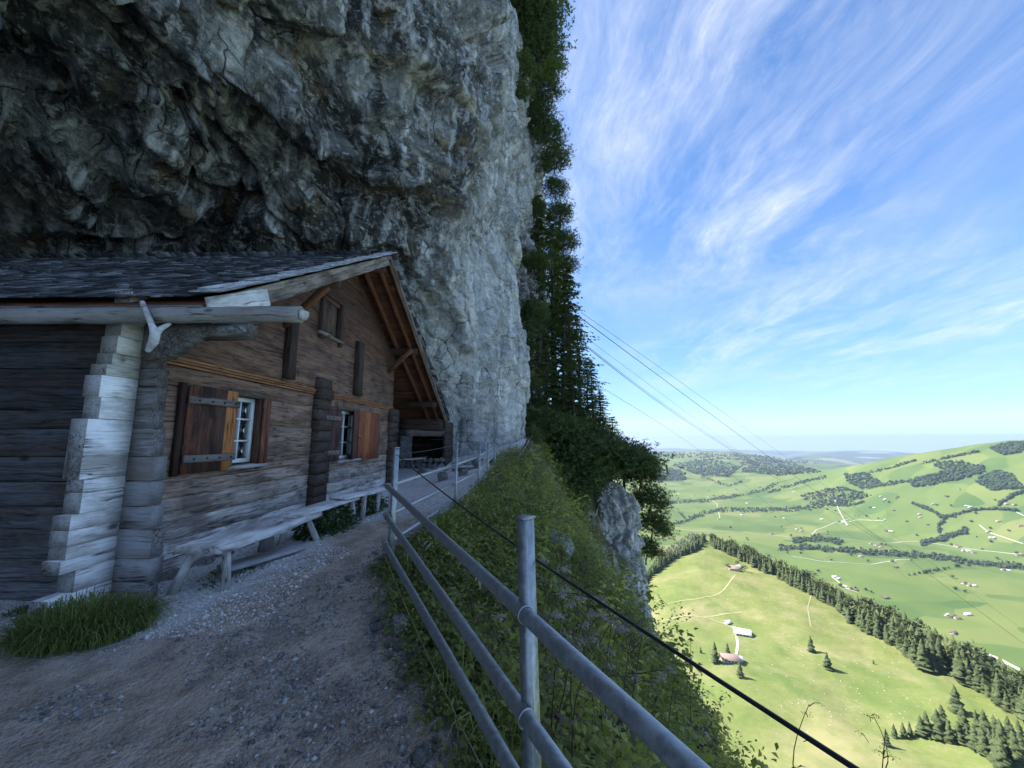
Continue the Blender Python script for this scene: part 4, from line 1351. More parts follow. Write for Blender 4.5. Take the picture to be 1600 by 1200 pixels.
for side in (0, 1):
    # boarding, seen from below as the soffit: boards run along the ridge direction
    nb = 22 if side == 0 else 30
    for i in range(nb):
        a, b = roof_pt(side, (i + .5) / nb, XV - .02, -.05), roof_pt(side, (i + .5) / nb, XV - 2.6, -.05)
        seg = np.linalg.norm(roof_pt(side, 1, 0) - roof_pt(side, 0, 0)) / nb
        s = roof_pt(side, 1, 0) - roof_pt(side, 0, 0)
        upv = np.cross([1, 0, 0], s / np.linalg.norm(s))
        upv = upv if upv[2] > 0 else -upv
        beam('soffit_board', a, b, seg - .008, .025, M['fresh_wood'], roof, jit((0.13, 0.052, 0.03), .7, 1.2), up=tuple(upv), wob=.002, bev=.004)
    q = np.array([roof_pt(side, 0, XV - 2.55, -.035), roof_pt(side, 1, XV - 2.55, -.035), roof_pt(side, 1, XB, -.035), roof_pt(side, 0, XB, -.035)])
    obj_np('roof_boarding', np.concatenate([q, q - np.array([0, 0, .05])]), BOXF[:, ::-1], M['barn_wall'], roof)
    # rafters along the overhang
    for x in (XV - .25, XV - .62):
        beam('rafter', roof_pt(side, .01, x, -.13), roof_pt(side, .99, x, -.13), .09, .12, M['fresh_wood'], roof, (0.16, 0.062, 0.034), wob=.004)
    # barge boards
    t_bot = .02
    beam('barge_board', roof_pt(side, t_bot, XV + .015, -.10), roof_pt(side, .995, XV + .015, -.10), .04, .21, M['wood'], roof, (0.25, 0.205, 0.175) if side == 0 else (0.13, 0.075, 0.055), wob=.005, bev=.006, taper=.92)
    beam('barge_board', roof_pt(side, .0, XV + .045, -.025), roof_pt(side, 1.0, XV + .045, -.025), .03, .075, M['wood'], roof, (0.30, 0.25, 0.215) if side == 0 else (0.24, 0.20, 0.18), wob=.004, bev=.005)
# white weathered lower end of the near barge board
q0, q1 = roof_pt(0, -.005, XV + .05, -.10), roof_pt(0, .16, XV + .05, -.13)
beam('barge_board_end', q0, q1, .035, .24, M['white_wood'], roof, (0.72, 0.71, 0.69), wob=.006, taper=.85)
# purlins
for t, side in ((.12, 0), (.55, 0), (.98, 0), (.62, 1), (.24, 1)):
    a, b = roof_pt(side, t, W - .3, -.26), roof_pt(side, t, XV - .04, -.26)
    beam('purlin', a, b, .15, .17, M['wood'], roof, (0.07, 0.042, 0.03), wob=.004)
# diagonal struts under the far overhang
for t, side in ((.64, 1), (.52, 0)):
    a, b = roof_pt(side, t, W + .02, -.95), roof_pt(side, t, XV - .15, -.30)
    beam('strut', a, b, .09, .10, M['fresh_wood'], roof, (0.15, 0.065, 0.035), wob=.003)

# shingles in overlapping courses; those along the verge are pieces of their own
sh_mat = mk_wood('shingle_wood', brown=(0.035, 0.035, 0.04), stain=.8, pale=1.9)
sh_v = box_v(-.5, .5, 0, 1, 0, 1)
sh_me = mesh_np('shingle', sh_v, BOXF[:, ::-1] if False else BOXF, sh_mat)
for side in (0, 1):
    L = np.linalg.norm(roof_pt(side, 1, 0) - roof_pt(side, 0, 0))
    nc = int(L / .145)
    s = (roof_pt(side, 1, 0) - roof_pt(side, 0, 0)) / L
    Nn = np.cross([1, 0, 0], s)
    Nn = Nn if Nn[2] > 0 else -Nn
    bag = Bag()
    R3 = np.column_stack([np.array([1.0, 0, 0]), s, Nn])
    for c in range(nc):
        base = roof_pt(side, 0, 0) + s * (c * .145 - .03)
        x = XV + .13 + random.uniform(-.03, .05)
        first = True
        while x > XB:
            wd = random.uniform(.08, .17) if not first else random.uniform(.16, .30)
            lift = random.uniform(.0, .010)
            ln = .40 + random.uniform(-.02, .02)
            S = np.diag([wd - .004, ln, .014 if not first else .022])
            tilt = np.array([[1, 0, 0], [0, 1, 0], [0, -.055 + random.uniform(-.01, .01), 1]])
            o3 = base + np.array([x - wd / 2, 0, 0]) + Nn * (.034 + lift + (.03 if first else 0)) + s * random.uniform(-.015, .015)
            if first and side == 0:
                Mx = np.eye(4)
                Mx[:3, :3] = R3 @ tilt @ S
                Mx[:3, 3] = o3
                ob = bpy.data.objects.new('verge_shingle', sh_me)
                place(ob, Matrix(Mx.tolist()), roof)
                g = random.uniform(.75, .98)
                ob.color = (g, g, g * .97, 1)
            else:
                bag.add((sh_v @ (R3 @ tilt @ S).T) + o3, BOXF, random.random())
            x -= wd
            first = False
    sm = mk_var('shingles_old', [(0, (0.018, 0.019, 0.022)), (.5, (0.05, 0.052, 0.06)), (.85, (0.13, 0.135, 0.15)), (1, (0.26, 0.265, 0.28))], .8, bump=True, noise_amt=.9, nscale=1.1)
    bag.build('shingles', sm, roof, kind='stuff')
beam('ridge_cap', (XV + .10, ridge_y + .02, ridge_z + .075), (XB, ridge_y + .02, ridge_z + .075), .2, .03, M['wood'], roof, (0.22, 0.22, 0.225), wob=.006)

# eave fascia, wall plate and console under the near eave
beam('fascia', (XV - .02, eave_y - .02, eave_z - .12), (XB, eave_y - .02, eave_z - .12), .03, .13, M['wood'], roof, (0.17, 0.165, 0.16), wob=.004)
zp = 2.57
beam('eave_purlin', (-9.0, 3.78, zp), (-2.74, 3.78, zp), .15, .15, M['wood'], hut, (0.13, 0.115, 0.10), wob=.006)
cy = 3.70
poly = [on_y(202, 556, cy), on_y(268, 560, cy), on_y(318, 526, cy), on_y(384, 522, cy), on_y(384, 512, cy), on_y(240, 508, cy), on_y(200, 520, cy)]
Vp = np.array([[q[0], cy - .05, q[2]] for q in poly] + [[q[0], cy + .05, q[2]] for q in poly])
npl = len(poly)
Fc = [np.array([[i, (i + 1) % npl, npl + (i + 1) % npl, npl + i] for i in range(npl)]), np.array([list(range(npl))[::-1]]), np.array([[npl + i for i in range(npl)]])]
oc_ = obj_np('console_board', Vp, Fc, M['wood'], hut)
oc_.color = (0.22, 0.22, 0.215, 1)

# lean-to under the far roof slope: posts, plate and dark back wall of logs
for i in range(9):
    z = .35 + i * .26
    beam('lean_to_log', (-4.7, Y1 + .02, z), (-4.7, 15.0, z), .15, .25, M['wood'], hut, jit((0.05, 0.038, 0.03), .7, 1.2), wob=.008)
pa, pb = on_x(617, 677, -3.35), on_x(692, 684, -3.05)
beam('plate_beam', (-3.3, Y1 - .05, 1.62), (-3.05, 14.9, 1.62), .16, .18, M['wood'], hut, (0.085, 0.06, 0.05), wob=.006)
beam('plate_beam', (-4.7, 14.8, 1.66), (-2.9, 14.8, 1.66), .15, .17, M['wood'], hut, (0.10, 0.085, 0.075), wob=.006)
beam('shelf_plank', (-4.4, 11.6, .78), (-3.3, 13.2, .80), .34, .045, M['white_wood'], hut, (0.34, 0.31, 0.28))

# closed end of the lean-to: log wall above, dry-stone sill; boxed recess between is added to stay dark
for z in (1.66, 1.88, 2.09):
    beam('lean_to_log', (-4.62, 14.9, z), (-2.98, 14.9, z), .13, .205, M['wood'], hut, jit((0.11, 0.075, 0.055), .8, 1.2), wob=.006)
for i in range(8):  # added back and side lining, tinted dark to blacken the recess
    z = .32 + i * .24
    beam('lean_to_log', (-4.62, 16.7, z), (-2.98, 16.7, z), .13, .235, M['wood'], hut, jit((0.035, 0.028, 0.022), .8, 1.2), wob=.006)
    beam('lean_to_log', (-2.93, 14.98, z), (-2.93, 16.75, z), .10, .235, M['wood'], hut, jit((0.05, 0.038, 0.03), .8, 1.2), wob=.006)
for i in range(7):  # added lid over the recess, tinted dark as well
    beam('recess_lid_board', (-4.6 + i * .24, 14.99, 1.57), (-4.6 + i * .24, 16.62, 1.57), .235, .03, M['wood'], hut, (0.04, 0.03, 0.024), wob=.003)
rs_ = random.Random(3)
x = -4.55
while x < -2.95:
    wd = rs_.uniform(.16, .28)
    for zz in (.42, .62):
        o = bpy.data.objects.new('footing_stone', stone_me[rs_.randrange(5)])
        place(o, Matrix.Translation((x + wd / 2, 14.9 + rs_.uniform(-.05, .05), zz)) @ Matrix.Rotation(rs_.uniform(0, 6), 4, 'Z') @ Matrix.Diagonal((wd * .6, wd * .6, .12, 1)), hut)
    x += wd

# ---- hollowed log gutter on its forked branch
gut = empty('log_gutter', (-4.0, 3.22, 2.5), 'long bleached log gutter hanging below the near eave of the hut', 'gutter')
ge = on_y(470, 491, 3.22)
gs = on_y(0, 491, 3.22)
g0 = np.array([-9.0, 3.24, gs[2] - .02])
g1 = np.array([ge[0], 3.22, ge[2]])
Mg, Lg = frame_y(g0, g1)
Vg, Fg = round_bar(Lg, .074, .070, 16, int(Lg / .12), .03, 5)
og = obj_np('gutter_log', Vg, Fg, M['white_wood'], gut, Mg, smooth=False)
og.color = (0.30, 0.29, 0.27, 1)
me = og.data
sm_ = np.ones(len(me.polygons), bool)
sm_[-2:] = False
me.polygons.foreach_set('use_smooth', sm_)
V_, F_ = stone_mesh(77)
kn = obj_np('broken_end', V_ * np.array([.055, .05, .06]) + np.array(g1) + np.array([.02, 0, -.005]), F_, M['white_wood'], gut)
kn.color = (0.55, 0.54, 0.52, 1)
hk = [on_y(222, 472, 3.13), on_y(229, 488, 3.12), on_y(237, 508, 3.10), on_y(243, 520, 3.11), on_y(240, 534, 3.16), on_y(231, 548, 3.2)]
V_, F_ = tube_path(hk, [.020, .021, .023, .037, .036, .020], 9)
hook = obj_np('forked_branch', V_, F_, M['white_wood'], None, smooth=True, label='pale forked branch hooked over the log gutter at the hut corner', cat='branch')
hook.color = (0.62, 0.62, 0.62, 1)
fk = [on_y(243, 521, 3.11), on_y(252, 513, 3.16), on_y(265, 506, 3.24)]
V_, F_ = tube_path(fk, [.033, .022, .015], 8)
f2 = obj_np('fork_arm', V_, F_, M['white_wood'], hook, smooth=True)
f2.color = (0.58, 0.58, 0.58, 1)
# ------------------------------------------------------------------ benches
def bench(name, c0, c1, wid, zt, th, legs, label, tint, wavy=.012, group=None):
    """seat slab from c0 to c1 (front edge, xy), reaching back towards the wall by wid"""
    c0, c1 = np.array(c0, float), np.array(c1, float)
    b = empty(name, ((c0[0] + c1[0]) / 2, (c0[1] + c1[1]) / 2, 0), label, 'bench', group)
    d = (c1 - c0) / np.linalg.norm(c1 - c0)
    nrm = np.array([-d[1], d[0]])
    if nrm[0] > 0:
        nrm = -nrm
    m0, m1 = c0 + nrm * wid / 2, c1 + nrm * wid / 2
    beam('seat', (*m0, zt[0] - th / 2), (*m1, zt[1] - th / 2), wid, th, M['white_wood'], b, tint, wob=wavy, bev=.01)
    for (t, side, sx, sy) in legs:
        top = c0 + (c1 - c0) * t + nrm * (wid * side)
        zz = lerp(zt[0], zt[1], t) - th + .012
        foot = top + d * sx + nrm * sy
        gz = float(ground_z(foot[0], foot[1])) - .02
        bar('leg', (foot[0], foot[1], gz), (top[0], top[1], zz), .045, M['white_wood'], b, r1=.034, wob=.04, tint=jit(tint, .8, 1.0))
    return b


bench('plank_bench', (-2.80, 3.74), (-2.76, 5.50), .47, (.475, .465), .075,
      [(.06, .78, -.02, .16), (.09, .16, .0, -.02), (.90, .78, .02, .10), (.88, .14, .12, -.08)], 'thick slab bench with splayed round legs nearest the log corner', (0.70, 0.68, 0.65), .014)
bench('plank_bench', (-2.80, 4.98), (-2.56, 6.30), .36, (.512, .545), .035,
      [(.78, .75, -.05, .06), (.90, .12, .03, -.02)], 'thin plank bench overlapping the far end of the slab bench', (0.74, 0.72, 0.69), .003)
bench('plank_bench', (-2.62, 5.98), (-2.26, 7.15), .36, (.588, .60), .038,
      [(.62, .80, .02, .05), (.92, .10, .0, -.02), (.93, .8, .0, .04)], 'farthest wall bench, its plank ending at the railing post', (0.76, 0.74, 0.71), .003)
beam('foot_plank', (-3.15, 4.25, .115), (-2.78, 5.0, .135), .26, .04, M['white_wood'], None, (0.46, 0.46, 0.455), wob=.005,
     label='short grey board lying on the ground under the slab bench', cat='board')
bar('support_stump', (-3.28, 5.12, 0), (-3.26, 5.14, .40), .085, M['white_wood'], None, r1=.075, wob=.04, tint=(0.30, 0.28, 0.26), label='stout wooden stump standing under the back of the slab bench', cat='stump')
# bench beside the rock at the end of the path
fb = empty('rock_bench', (-1.9, 11.2, .4), 'small plank bench on white stones at the end of the path', 'bench')
beam('seat', (-2.35, 10.6, .66), (-1.45, 11.5, .66), .30, .05, M['white_wood'], fb, (0.36, 0.35, 0.34))
for x, y in ((-2.15, 10.85), (-1.65, 11.3)):
    o = bpy.data.objects.new('support_stone', stone_me[1])
    place(o, Matrix.Translation((x, y, float(ground_z(x, y)) + .13)) @ Matrix.Diagonal((.17, .15, .17, 1)), fb)
# stones at the foot of the rock
for i in range(26):
    x, y = random.uniform(-3.6, -.9), random.uniform(12.3, 16.0)
    s = random.uniform(.07, .22)
    o = bpy.data.objects.new('fallen_stone', random.choice(stone_me))
    place(o, Matrix.Translation((x, y, float(ground_z(x, y)) + s * .3)) @ Matrix.Rotation(random.uniform(0, 6), 4, 'Z') @ Matrix.Diagonal((s, s * random.uniform(.7, 1.2), s * .7, 1)))
    tag(o, 'grey fallen stone lying at the foot of the cliff beyond the bench', 'stone', 'fallen stones at the foot of the cliff')
p = on_z(641, 986, .14)
V_, F_ = hewn(.13, .10, .06, 2, .006, .012, seed=4)
blk = obj_np('stone_block', V_, [f[:, ::-1] for f in F_], M['boulder'], None, Matrix.Translation((p[0] - .05, p[1], p[2])) @ Matrix.Rotation(rad(35), 4, 'Z') @ Matrix.Rotation(rad(18), 4, 'X'),
             label='pale squared stone block at the path edge below the railing', cat='stone')
# loose stones along the railing side of the path
for i in range(34):
    y = random.uniform(1.3, 4.6)
    x = float(edge_x(y)) - random.uniform(.12, .5)
    s = random.uniform(.018, .05)
    o = bpy.data.objects.new('edge_stone', random.choice(stone_me))
    place(o, Matrix.Translation((x, y, float(ground_z(x, y)) + s * .25)) @ Matrix.Rotation(random.uniform(0, 6), 4, 'Z') @ Matrix.Diagonal((s, s * random.uniform(.7, 1.2), s * .7, 1)))
    tag(o, 'small loose grey stone on the path edge beside the railing', 'stone', 'loose stones along the path edge')

# ------------------------------------------------------------------ railing
rail = empty('railing', (.055, 1.5, 0), 'galvanised steel pipe railing with wire cable along the drop', 'railing')
posts = [dict(x=1.40, y=-1.0, zt=.98, zb=-.5, rails=(.76, .40, .20)),
         dict(x=.055, y=1.5, zt=1.198, zb=-.25, rails=(.883, .555, .30)),
         dict(x=-1.29, y=4.0, zt=1.39, zb=.0, rails=(1.007, .717, .447)),
         dict(x=-1.0, y=6.1, zt=1.42, zb=.1, rails=(1.06, .77, .50)),
         dict(x=-.81, y=7.75, zt=1.38, zb=.1, rails=(1.10, .80, .55)),
         dict(x=-.80, y=9.7, zt=1.36, zb=.2, rails=(1.14, .86, .62)),
         dict(x=-.76, y=11.8, zt=1.40, zb=.2, rails=(1.18, .92, .70))]
vdir = np.array([1.345, -2.5]) / np.hypot(1.345, 2.5)


def post(P, k):
    o = empty('post', (P['x'], P['y'], P['zb']))
    o.parent = rail
    o.matrix_parent_inverse = WM[rail.name].inverted()
    dirv = vdir if k < 3 else np.array([.12, -1.0]) / np.hypot(.12, 1)
    s = 1.0 if k < 3 else .8
    Rz = Matrix.Rotation(math.atan2(dirv[1], dirv[0]) + math.pi / 2 + (rad(24) if k < 3 else 0), 4, 'Z')
    lean = Matrix.Rotation(rad(-1.4 if k == 1 else .6), 4, 'Y')
    H = P['zt'] - P['zb']
    M0 = Matrix.Translation((P['x'], P['y'], P['zb'])) @ lean @ Rz
    # channel profile: web and two flanges, closed by a cap plate
    a, b, t = .025 * s, .022 * s, .005
    for nm, bx_ in (('web', (-a, -a + t, -b, b, 0, H)), ('flange', (-a + t, a, -b, -b + t, 0, H)), ('flange', (-a + t, a, b - t, b, 0, H))):
        obj_np(nm, box_v(*bx_), BOXF, M['steel'], o, M0)
    obj_np('cap', box_v(-a - .004, a + .006, -b - .004, b + .004, H, H + .007), BOXF, M['steel'], o, M0)
    return o


for k, P in enumerate(posts):
    post(P, k)


def nudge(P, k):
    """pipes run on the path side of the posts"""
    return np.array([P['x'], P['y']]) + (np.array([-.050, -.027]) if k < 3 else np.array([-.045, 0.0]))


for j in range(3):
    pts = [np.array([*nudge(P, k), P['rails'][j]]) for k, P in enumerate(posts)]
    ext = pts[0] + (pts[0] - pts[1]) * .1
    bar('rail_pipe', ext, pts[2] + (pts[2] - pts[1]) * .02, .0265, M['steel'], rail, n=18, seg=2)
    for a in range(2, 6 if j < 2 else 5):
        bar('rail_pipe', pts[a], pts[a + 1], .022, M['steel'], rail, n=12, seg=1)
    for k in (1, 2):
        c = pts[k]
        th = np.linspace(0, 2 * math.pi, 22)
        e1 = np.array([-vdir[1], vdir[0], 0])
        ring = [c + .0295 * (math.cos(t) * e1 + math.sin(t) * np.array([0, 0, 1])) + np.array([*vdir, 0]) * .03 for t in th]
        V_, F_ = tube_path(ring, .0035, 6)
        obj_np('wire_clip', V_, F_, M['steel'], rail, smooth=True)
# wire rope
cz = [.79, 1.04, 1.325, 1.39, 1.35, 1.33, 1.37]
wp_ = [np.array([P['x'] + (.02 if k < 3 else .0), P['y'], z]) for k, (P, z) in enumerate(zip(posts, cz))]
wp_[0] = np.array([1.42, -1.0, .95])
for a in range(len(wp_) - 1):
    s = np.linspace(0, 1, 9)
    pts = [lerp(wp_[a], wp_[a + 1], t) + np.array([0, 0, -.02 * 4 * t * (1 - t)]) for t in s]
    V_, F_ = tube_path(pts, .0048 if a < 2 else .004, 8)
    obj_np('wire_rope', V_, F_, M['cable'], rail, smooth=True)
pts = [np.array([*nudge(P, k), P['rails'][2] - .10 - .05 * (k == 1)]) for k, P in enumerate(posts[:3])]
V_, F_ = tube_path([lerp(pts[0], pts[1], t) for t in (0, .5, 1)] + [lerp(pts[1], pts[2], t) + np.array([0, 0, -.05 * 4 * t * (1 - t)]) for t in (.2, .4, .6, .8, 1)], .0028, 5)
obj_np('thin_wire', V_, F_, plain('brass_wire', (0.35, 0.30, 0.16), .5, .4), rail, smooth=True)

# ------------------------------------------------------------------ gravel
def build_gravel():
    V0 = np.array([[1, 0, 0], [-1, 0, 0], [0, 1, 0], [0, -1, 0], [0, 0, 1], [0, 0, -1]], float)
    F0 = np.array([[0, 2, 4], [2, 1, 4], [1, 3, 4], [3, 0, 4], [2, 0, 5], [1, 2, 5], [3, 1, 5], [0, 3, 5]])
    n = 42000
    y = 1.0 + 7.5 * rng.random(n * 3) ** 1.6
    x = rng.uniform(-5.2, 1.0, n * 3)
    q = np.stack([x, y, 0 * x], 1)
    dens = fbm(q * .9, 3, 301) + .5 * fbm(q * 3.5, 2, 302)
    strip = (x < -2.3 + .5 * fbm(q * .9, 2, 303)) & (y > 3.0)
    ok = (x < edge_x(y) + .05) & ~((x < W) & (y > Y0 - .2)) & ((dens > -.05) | strip | (x > edge_x(y) - .45))
    x, y, strip = x[ok][:n], y[ok][:n], strip[ok][:n]
    n = len(x)
    s = np.exp(rng.normal(math.log(.0068), .42, n)) * np.where(strip, 1.05, 1.15)
    S = s[:, None] * rng.uniform(.6, 1.3, (n, 3))
    S[:, 2] *= .7
    V = V0[None] * S[:, None, :] * rng.uniform(.75, 1.2, (n, 6, 1))
    a = rng.uniform(0, 6.28, n)
    c, s_ = np.cos(a)[:, None], np.sin(a)[:, None]
    V = np.stack([V[:, :, 0] * c - V[:, :, 1] * s_, V[:, :, 0] * s_ + V[:, :, 1] * c, V[:, :, 2] + V[:, :, 0] * rng.normal(0, .3, (n, 1))], 2)
    q = np.stack([x, y, 0 * x], 1)
    z = ground_z(x, y) + .030 * fbm(q * 1.3, 3, 5) + .014 * fbm(q * 6, 3, 6) - .10 * sstep(.25, -.12, edge_x(y) - x)
    V += np.stack([x, y, z + S[:, 2] * .3], 1)[:, None, :]
    F = (F0[None] + (np.arange(n) * 6)[:, None, None]).reshape(-1, 3)
    var = np.repeat(np.where(strip | (y > 6.0), rng.uniform(.6, 1.0, n), np.clip(rng.normal(.33, .17, n), 0, .85)), 6)
    obj_np('loose_gravel', V.reshape(-1, 3), F, M['pebble'], var=var, kind='stuff', label='loose grey and white gravel strewn over the path', cat='gravel')


build_gravel()
# ------------------------------------------------------------------ plants
def leaf_quads(n, L, Wd, spread, r, droop=.3):
    """n folded leaves on a stem-less cluster: returns verts (n*6), quads"""
    az = r.uniform(0, 6.283, n)
    el = r.uniform(-.2, 1.2, n) * spread
    base = np.column_stack([r.normal(0, .3, n), r.normal(0, .3, n), r.uniform(0, 1, n)])
    return az, el, base


def leaves(base, dirs, L, Wd, r, droop=.25):
    """folded leaf blades: base (n,3), dirs (n,3); each two quads with a fold and a droop"""
    n = len(base)
    dirs = dirs / (np.linalg.norm(dirs, axis=1)[:, None] + 1e-9)
    side = np.cross(dirs, np.array([0, 0, 1.0]) + r.normal(0, .35, (n, 3)))
    side /= np.linalg.norm(side, axis=1)[:, None] + 1e-9
    nrm = np.cross(side, dirs)
    L = np.broadcast_to(L, n)[:, None]
    Wd = np.broadcast_to(Wd, n)[:, None]
    mid = base + dirs * L * .5 + nrm * L * .06
    tip = base + dirs * L - np.array([0, 0, 1.0]) * L * droop
    V = np.stack([base, mid + side * Wd * .5 - nrm * Wd * .12, tip, mid - side * Wd * .5 - nrm * Wd * .12, mid], 1)
    F0 = np.array([[0, 1, 4], [1, 2, 4], [0, 4, 3], [4, 2, 3]])
    F = (F0[None] + (np.arange(n) * 5)[:, None, None]).reshape(-1, 3)
    return V.reshape(-1, 3), F


def blades(base, az, H, lean, Wd, r):
    """grass blades, three joints each"""
    n = len(base)
    d = np.column_stack([np.cos(az), np.sin(az), np.zeros(n)])
    sd = np.column_stack([-np.sin(az), np.cos(az), np.zeros(n)])
    H, lean, Wd = (np.broadcast_to(a, n)[:, None] for a in (H, lean, Wd))
    up = np.array([0, 0, 1.0])
    p1 = base + up * H * .55 + d * H * lean * .25
    p2 = base + up * H * (.95 - .35 * lean) + d * H * lean * .75
    p3 = base + up * H * (1.0 - .75 * lean) + d * H * lean * 1.15
    V = np.stack([base - sd * Wd * .5, base + sd * Wd * .5, p1 - sd * Wd * .45, p1 + sd * Wd * .45, p2 - sd * Wd * .3, p2 + sd * Wd * .3, p3], 1)
    F4 = np.array([[0, 1, 3, 2], [2, 3, 5, 4]])
    F3 = np.array([[4, 5, 6]])
    o = (np.arange(n) * 7)[:, None, None]
    return V.reshape(-1, 3), [(F4[None] + o).reshape(-1, 4), (F3[None] + o).reshape(-1, 3)]


def rnd_dirs(n, r, zmin=-.3, zmax=1.0):
    a = r.uniform(0, 6.283, n)
    z = r.uniform(zmin, zmax, n)
    h = np.sqrt(np.maximum(0, 1 - np.clip(z, -1, 1) ** 2))
    return np.column_stack([np.cos(a) * h, np.sin(a) * h, z])


# grass tuft at the corner of the hut
def tuft(name, cx, cy, rx, ry, n, hmin, hmax, label, cat, mat, dark=0.0, wd=.008):
    r = np.random.default_rng(int(abs(cx * 1000 + cy * 77)))
    a, q = r.uniform(0, 6.283, n), np.sqrt(r.random(n))
    x, y = cx + np.cos(a) * q * rx, cy + np.sin(a) * q * ry
    z = ground_z(x, y) - .02
    az = np.arctan2(y - cy, x - cx) + r.normal(0, .9, n)
    H = r.uniform(hmin, hmax, n) * (1 - .45 * q)
    b = Bag()
    V, F = blades(np.column_stack([x, y, z]), az, H, np.clip(.25 + .5 * q + r.normal(0, .25, n), .05, 1.1), wd, r)
    b.add(V, F, np.repeat(np.clip(r.normal(.42, .2, n) - dark, 0, .95), 7))
    return b.build(name, mat, label=label, cat=cat)


g = on_z(140, 985, .05)
tuft('grass_tuft', g[0] - .05, g[1] + .02, .44, .32, 2600, .15, .42, 'dense green grass tuft growing at the foot of the hut corner', 'grass', M['grass'], .1, .0075)
g = on_z(30, 965, .03)
tuft('grass_tuft', g[0], g[1] + .1, .22, .15, 350, .06, .14, 'low scrap of moss and grass at the left edge beside the big tuft', 'grass', M['grass'], .2, .008)


def leafy_bush(name, c, rad3, n, L, label, mat, seed):
    r = np.random.default_rng(seed)
    d = rnd_dirs(n, r, -.2, 1)
    base = np.array(c) + d * np.array(rad3) * (r.random((n, 1)) ** .35)
    V, F = leaves(base, d + r.normal(0, .5, (n, 3)), r.uniform(.7, 1.2, n) * L, r.uniform(.7, 1.2, n) * L * .75, r, .35)
    b = Bag()
    b.add(V, F, np.repeat(np.clip(r.normal(.5, .25, n), 0, 1), 5))
    o = b.build(name, mat, label=label, cat='bush')
    return o


leafy_bush('leafy_bush', (-2.86, 5.95, .10), (.42, .55, .36), 1500, .075, 'dark green leafy bush between the legs of the wall benches', M['ivy'], 3)
leafy_bush('leafy_bush', (-2.85, 7.35, .15), (.35, .5, .36), 900, .075, 'dark green leafy bush at the far end of the wall benches', M['ivy'], 4)
leafy_bush('moss_clump', (-3.05, 4.35, .02), (.30, .45, .10), 700, .03, 'low mossy clump on the ground under the slab bench', M['ivy'], 5)['kind'] = 'stuff'


# undergrowth on the steep slope
def slope_points(n, y0, y1, d0, d1, r, pw=1.0):
    y = y0 + (y1 - y0) * r.random(n) ** pw
    d = d0 + (d1 - d0) * r.random(n)
    x = edge_x(y) + d
    return x, y, slope_z(x, y), d


def undergrowth():
    r = np.random.default_rng(90)
    # low leafy weeds
    b = Bag()
    for (cnt, y0, y1, d0, d1, lsz, hgt, nl) in ((420, .6, 6.0, -.20, .06, .045, .20, 22), (1700, .2, 5.5, .02, 3.2, .07, .36, 32), (1500, 4, 12, -.02, 5, .085, .42, 26), (1300, 11, 24, .2, 7.5, .13, .50, 22), (420, 3.5, 22, .5, 5.5, .13, 1.0, 46), (700, 20, 40, 0, 8, .22, .6, 18)):
        x, y, z, d = slope_points(cnt, y0, y1, d0, d1, r, 1.2)
        patch = fbm(np.column_stack([x, y, z]) * .7, 3, 401)
        for i in range(cnt):
            h = hgt * r.uniform(.45, 1.25) * (.55 + .45 * min(d[i] / .5, 1))
            k = int(nl * r.uniform(.6, 1.2))
            t = r.random(k)
            lean = r.normal(0, .22, 2) + np.array([.22, -.05])
            base = np.column_stack([x[i] + lean[0] * h * t + r.normal(0, .07, k), y[i] + lean[1] * h * t + r.normal(0, .07, k), z[i] + h * t])
            dd = rnd_dirs(k, r, -.25, .8)
            L = lsz * r.uniform(.6, 1.5) * r.uniform(.7, 1.2, k) * (1.15 - .5 * t)
            V, F = leaves(base, dd, L, L * r.uniform(.32, .6), r, .35)
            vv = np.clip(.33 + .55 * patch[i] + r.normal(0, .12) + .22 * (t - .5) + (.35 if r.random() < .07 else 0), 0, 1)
            b.add(V, F, np.repeat(vv, 5))
    b.build('slope_weeds', M['weeds'], kind='stuff', label='dense green weeds covering the slope below the railing', cat='weeds')
    # withered plants between the green ones
    b = Bag()
    x, y, z, d = slope_points(620, .8, 20, .1, 4.5, r, 1.1)
    for i in range(len(x)):
        k = int(r.integers(14, 34))
        h = r.uniform(.18, .55) * (1 + .03 * y[i])
        t = r.random(k)
        base = np.column_stack([x[i] + r.normal(0, .06, k), y[i] + r.normal(0, .06, k), z[i] + h * t])
        L = r.uniform(.03, .09, k) * (1 + .06 * y[i])
        V, F = leaves(base, rnd_dirs(k, r, -.4, .9), L, L * .35, r, .5)
        b.add(V, F, np.repeat(np.clip(r.normal(.42, .22), 0, 1), 5 * k))
        V, F = tube_path([[x[i], y[i], z[i]], [x[i] + r.normal(0, .05), y[i], z[i] + h]], [.004, .002], 4)
        b.add(V, F, .3)
    b.build('withered_plants', M['dry'], kind='stuff', label='brown withered plants among the weeds of the slope', cat='weeds')
    # grass
    b = Bag()
    for (cnt, y0, y1, d0, d1, H, wd) in ((1500, .4, 7, -.16, .04, .16, .006), (5200, .2, 6, -.05, 2.8, .30, .007), (6500, 5, 13, -.05, 2.6, .38, .010), (3000, 12, 26, 0, 6, .45, .022)):
        x, y, z, d = slope_points(cnt, y0, y1, d0, d1, r, 1.0)
        cl = fbm(np.column_stack([x, y, z]) * .9, 3, 411)
        ok = cl > -.15
        x, y, z, cl = x[ok], y[ok], z[ok], cl[ok]
        n = len(x)
        az = r.normal(-.2, 1.2, n)
        V, F = blades(np.column_stack([x, y, z - .03]), az, H * r.uniform(.5, 1.25, n), np.clip(r.normal(.5, .25, n), .05, 1), wd * r.uniform(.7, 1.3, n), r)
        b.add(V, F, np.repeat(np.clip(.45 + .25 * cl + r.normal(0, .17, n) + np.where(r.random(n) < .10, .45, 0), 0, 1), 7))
    b.build('slope_grass', M['grass'], kind='stuff', label='long green and straw coloured grass hanging over the path edge', cat='grass')


undergrowth()


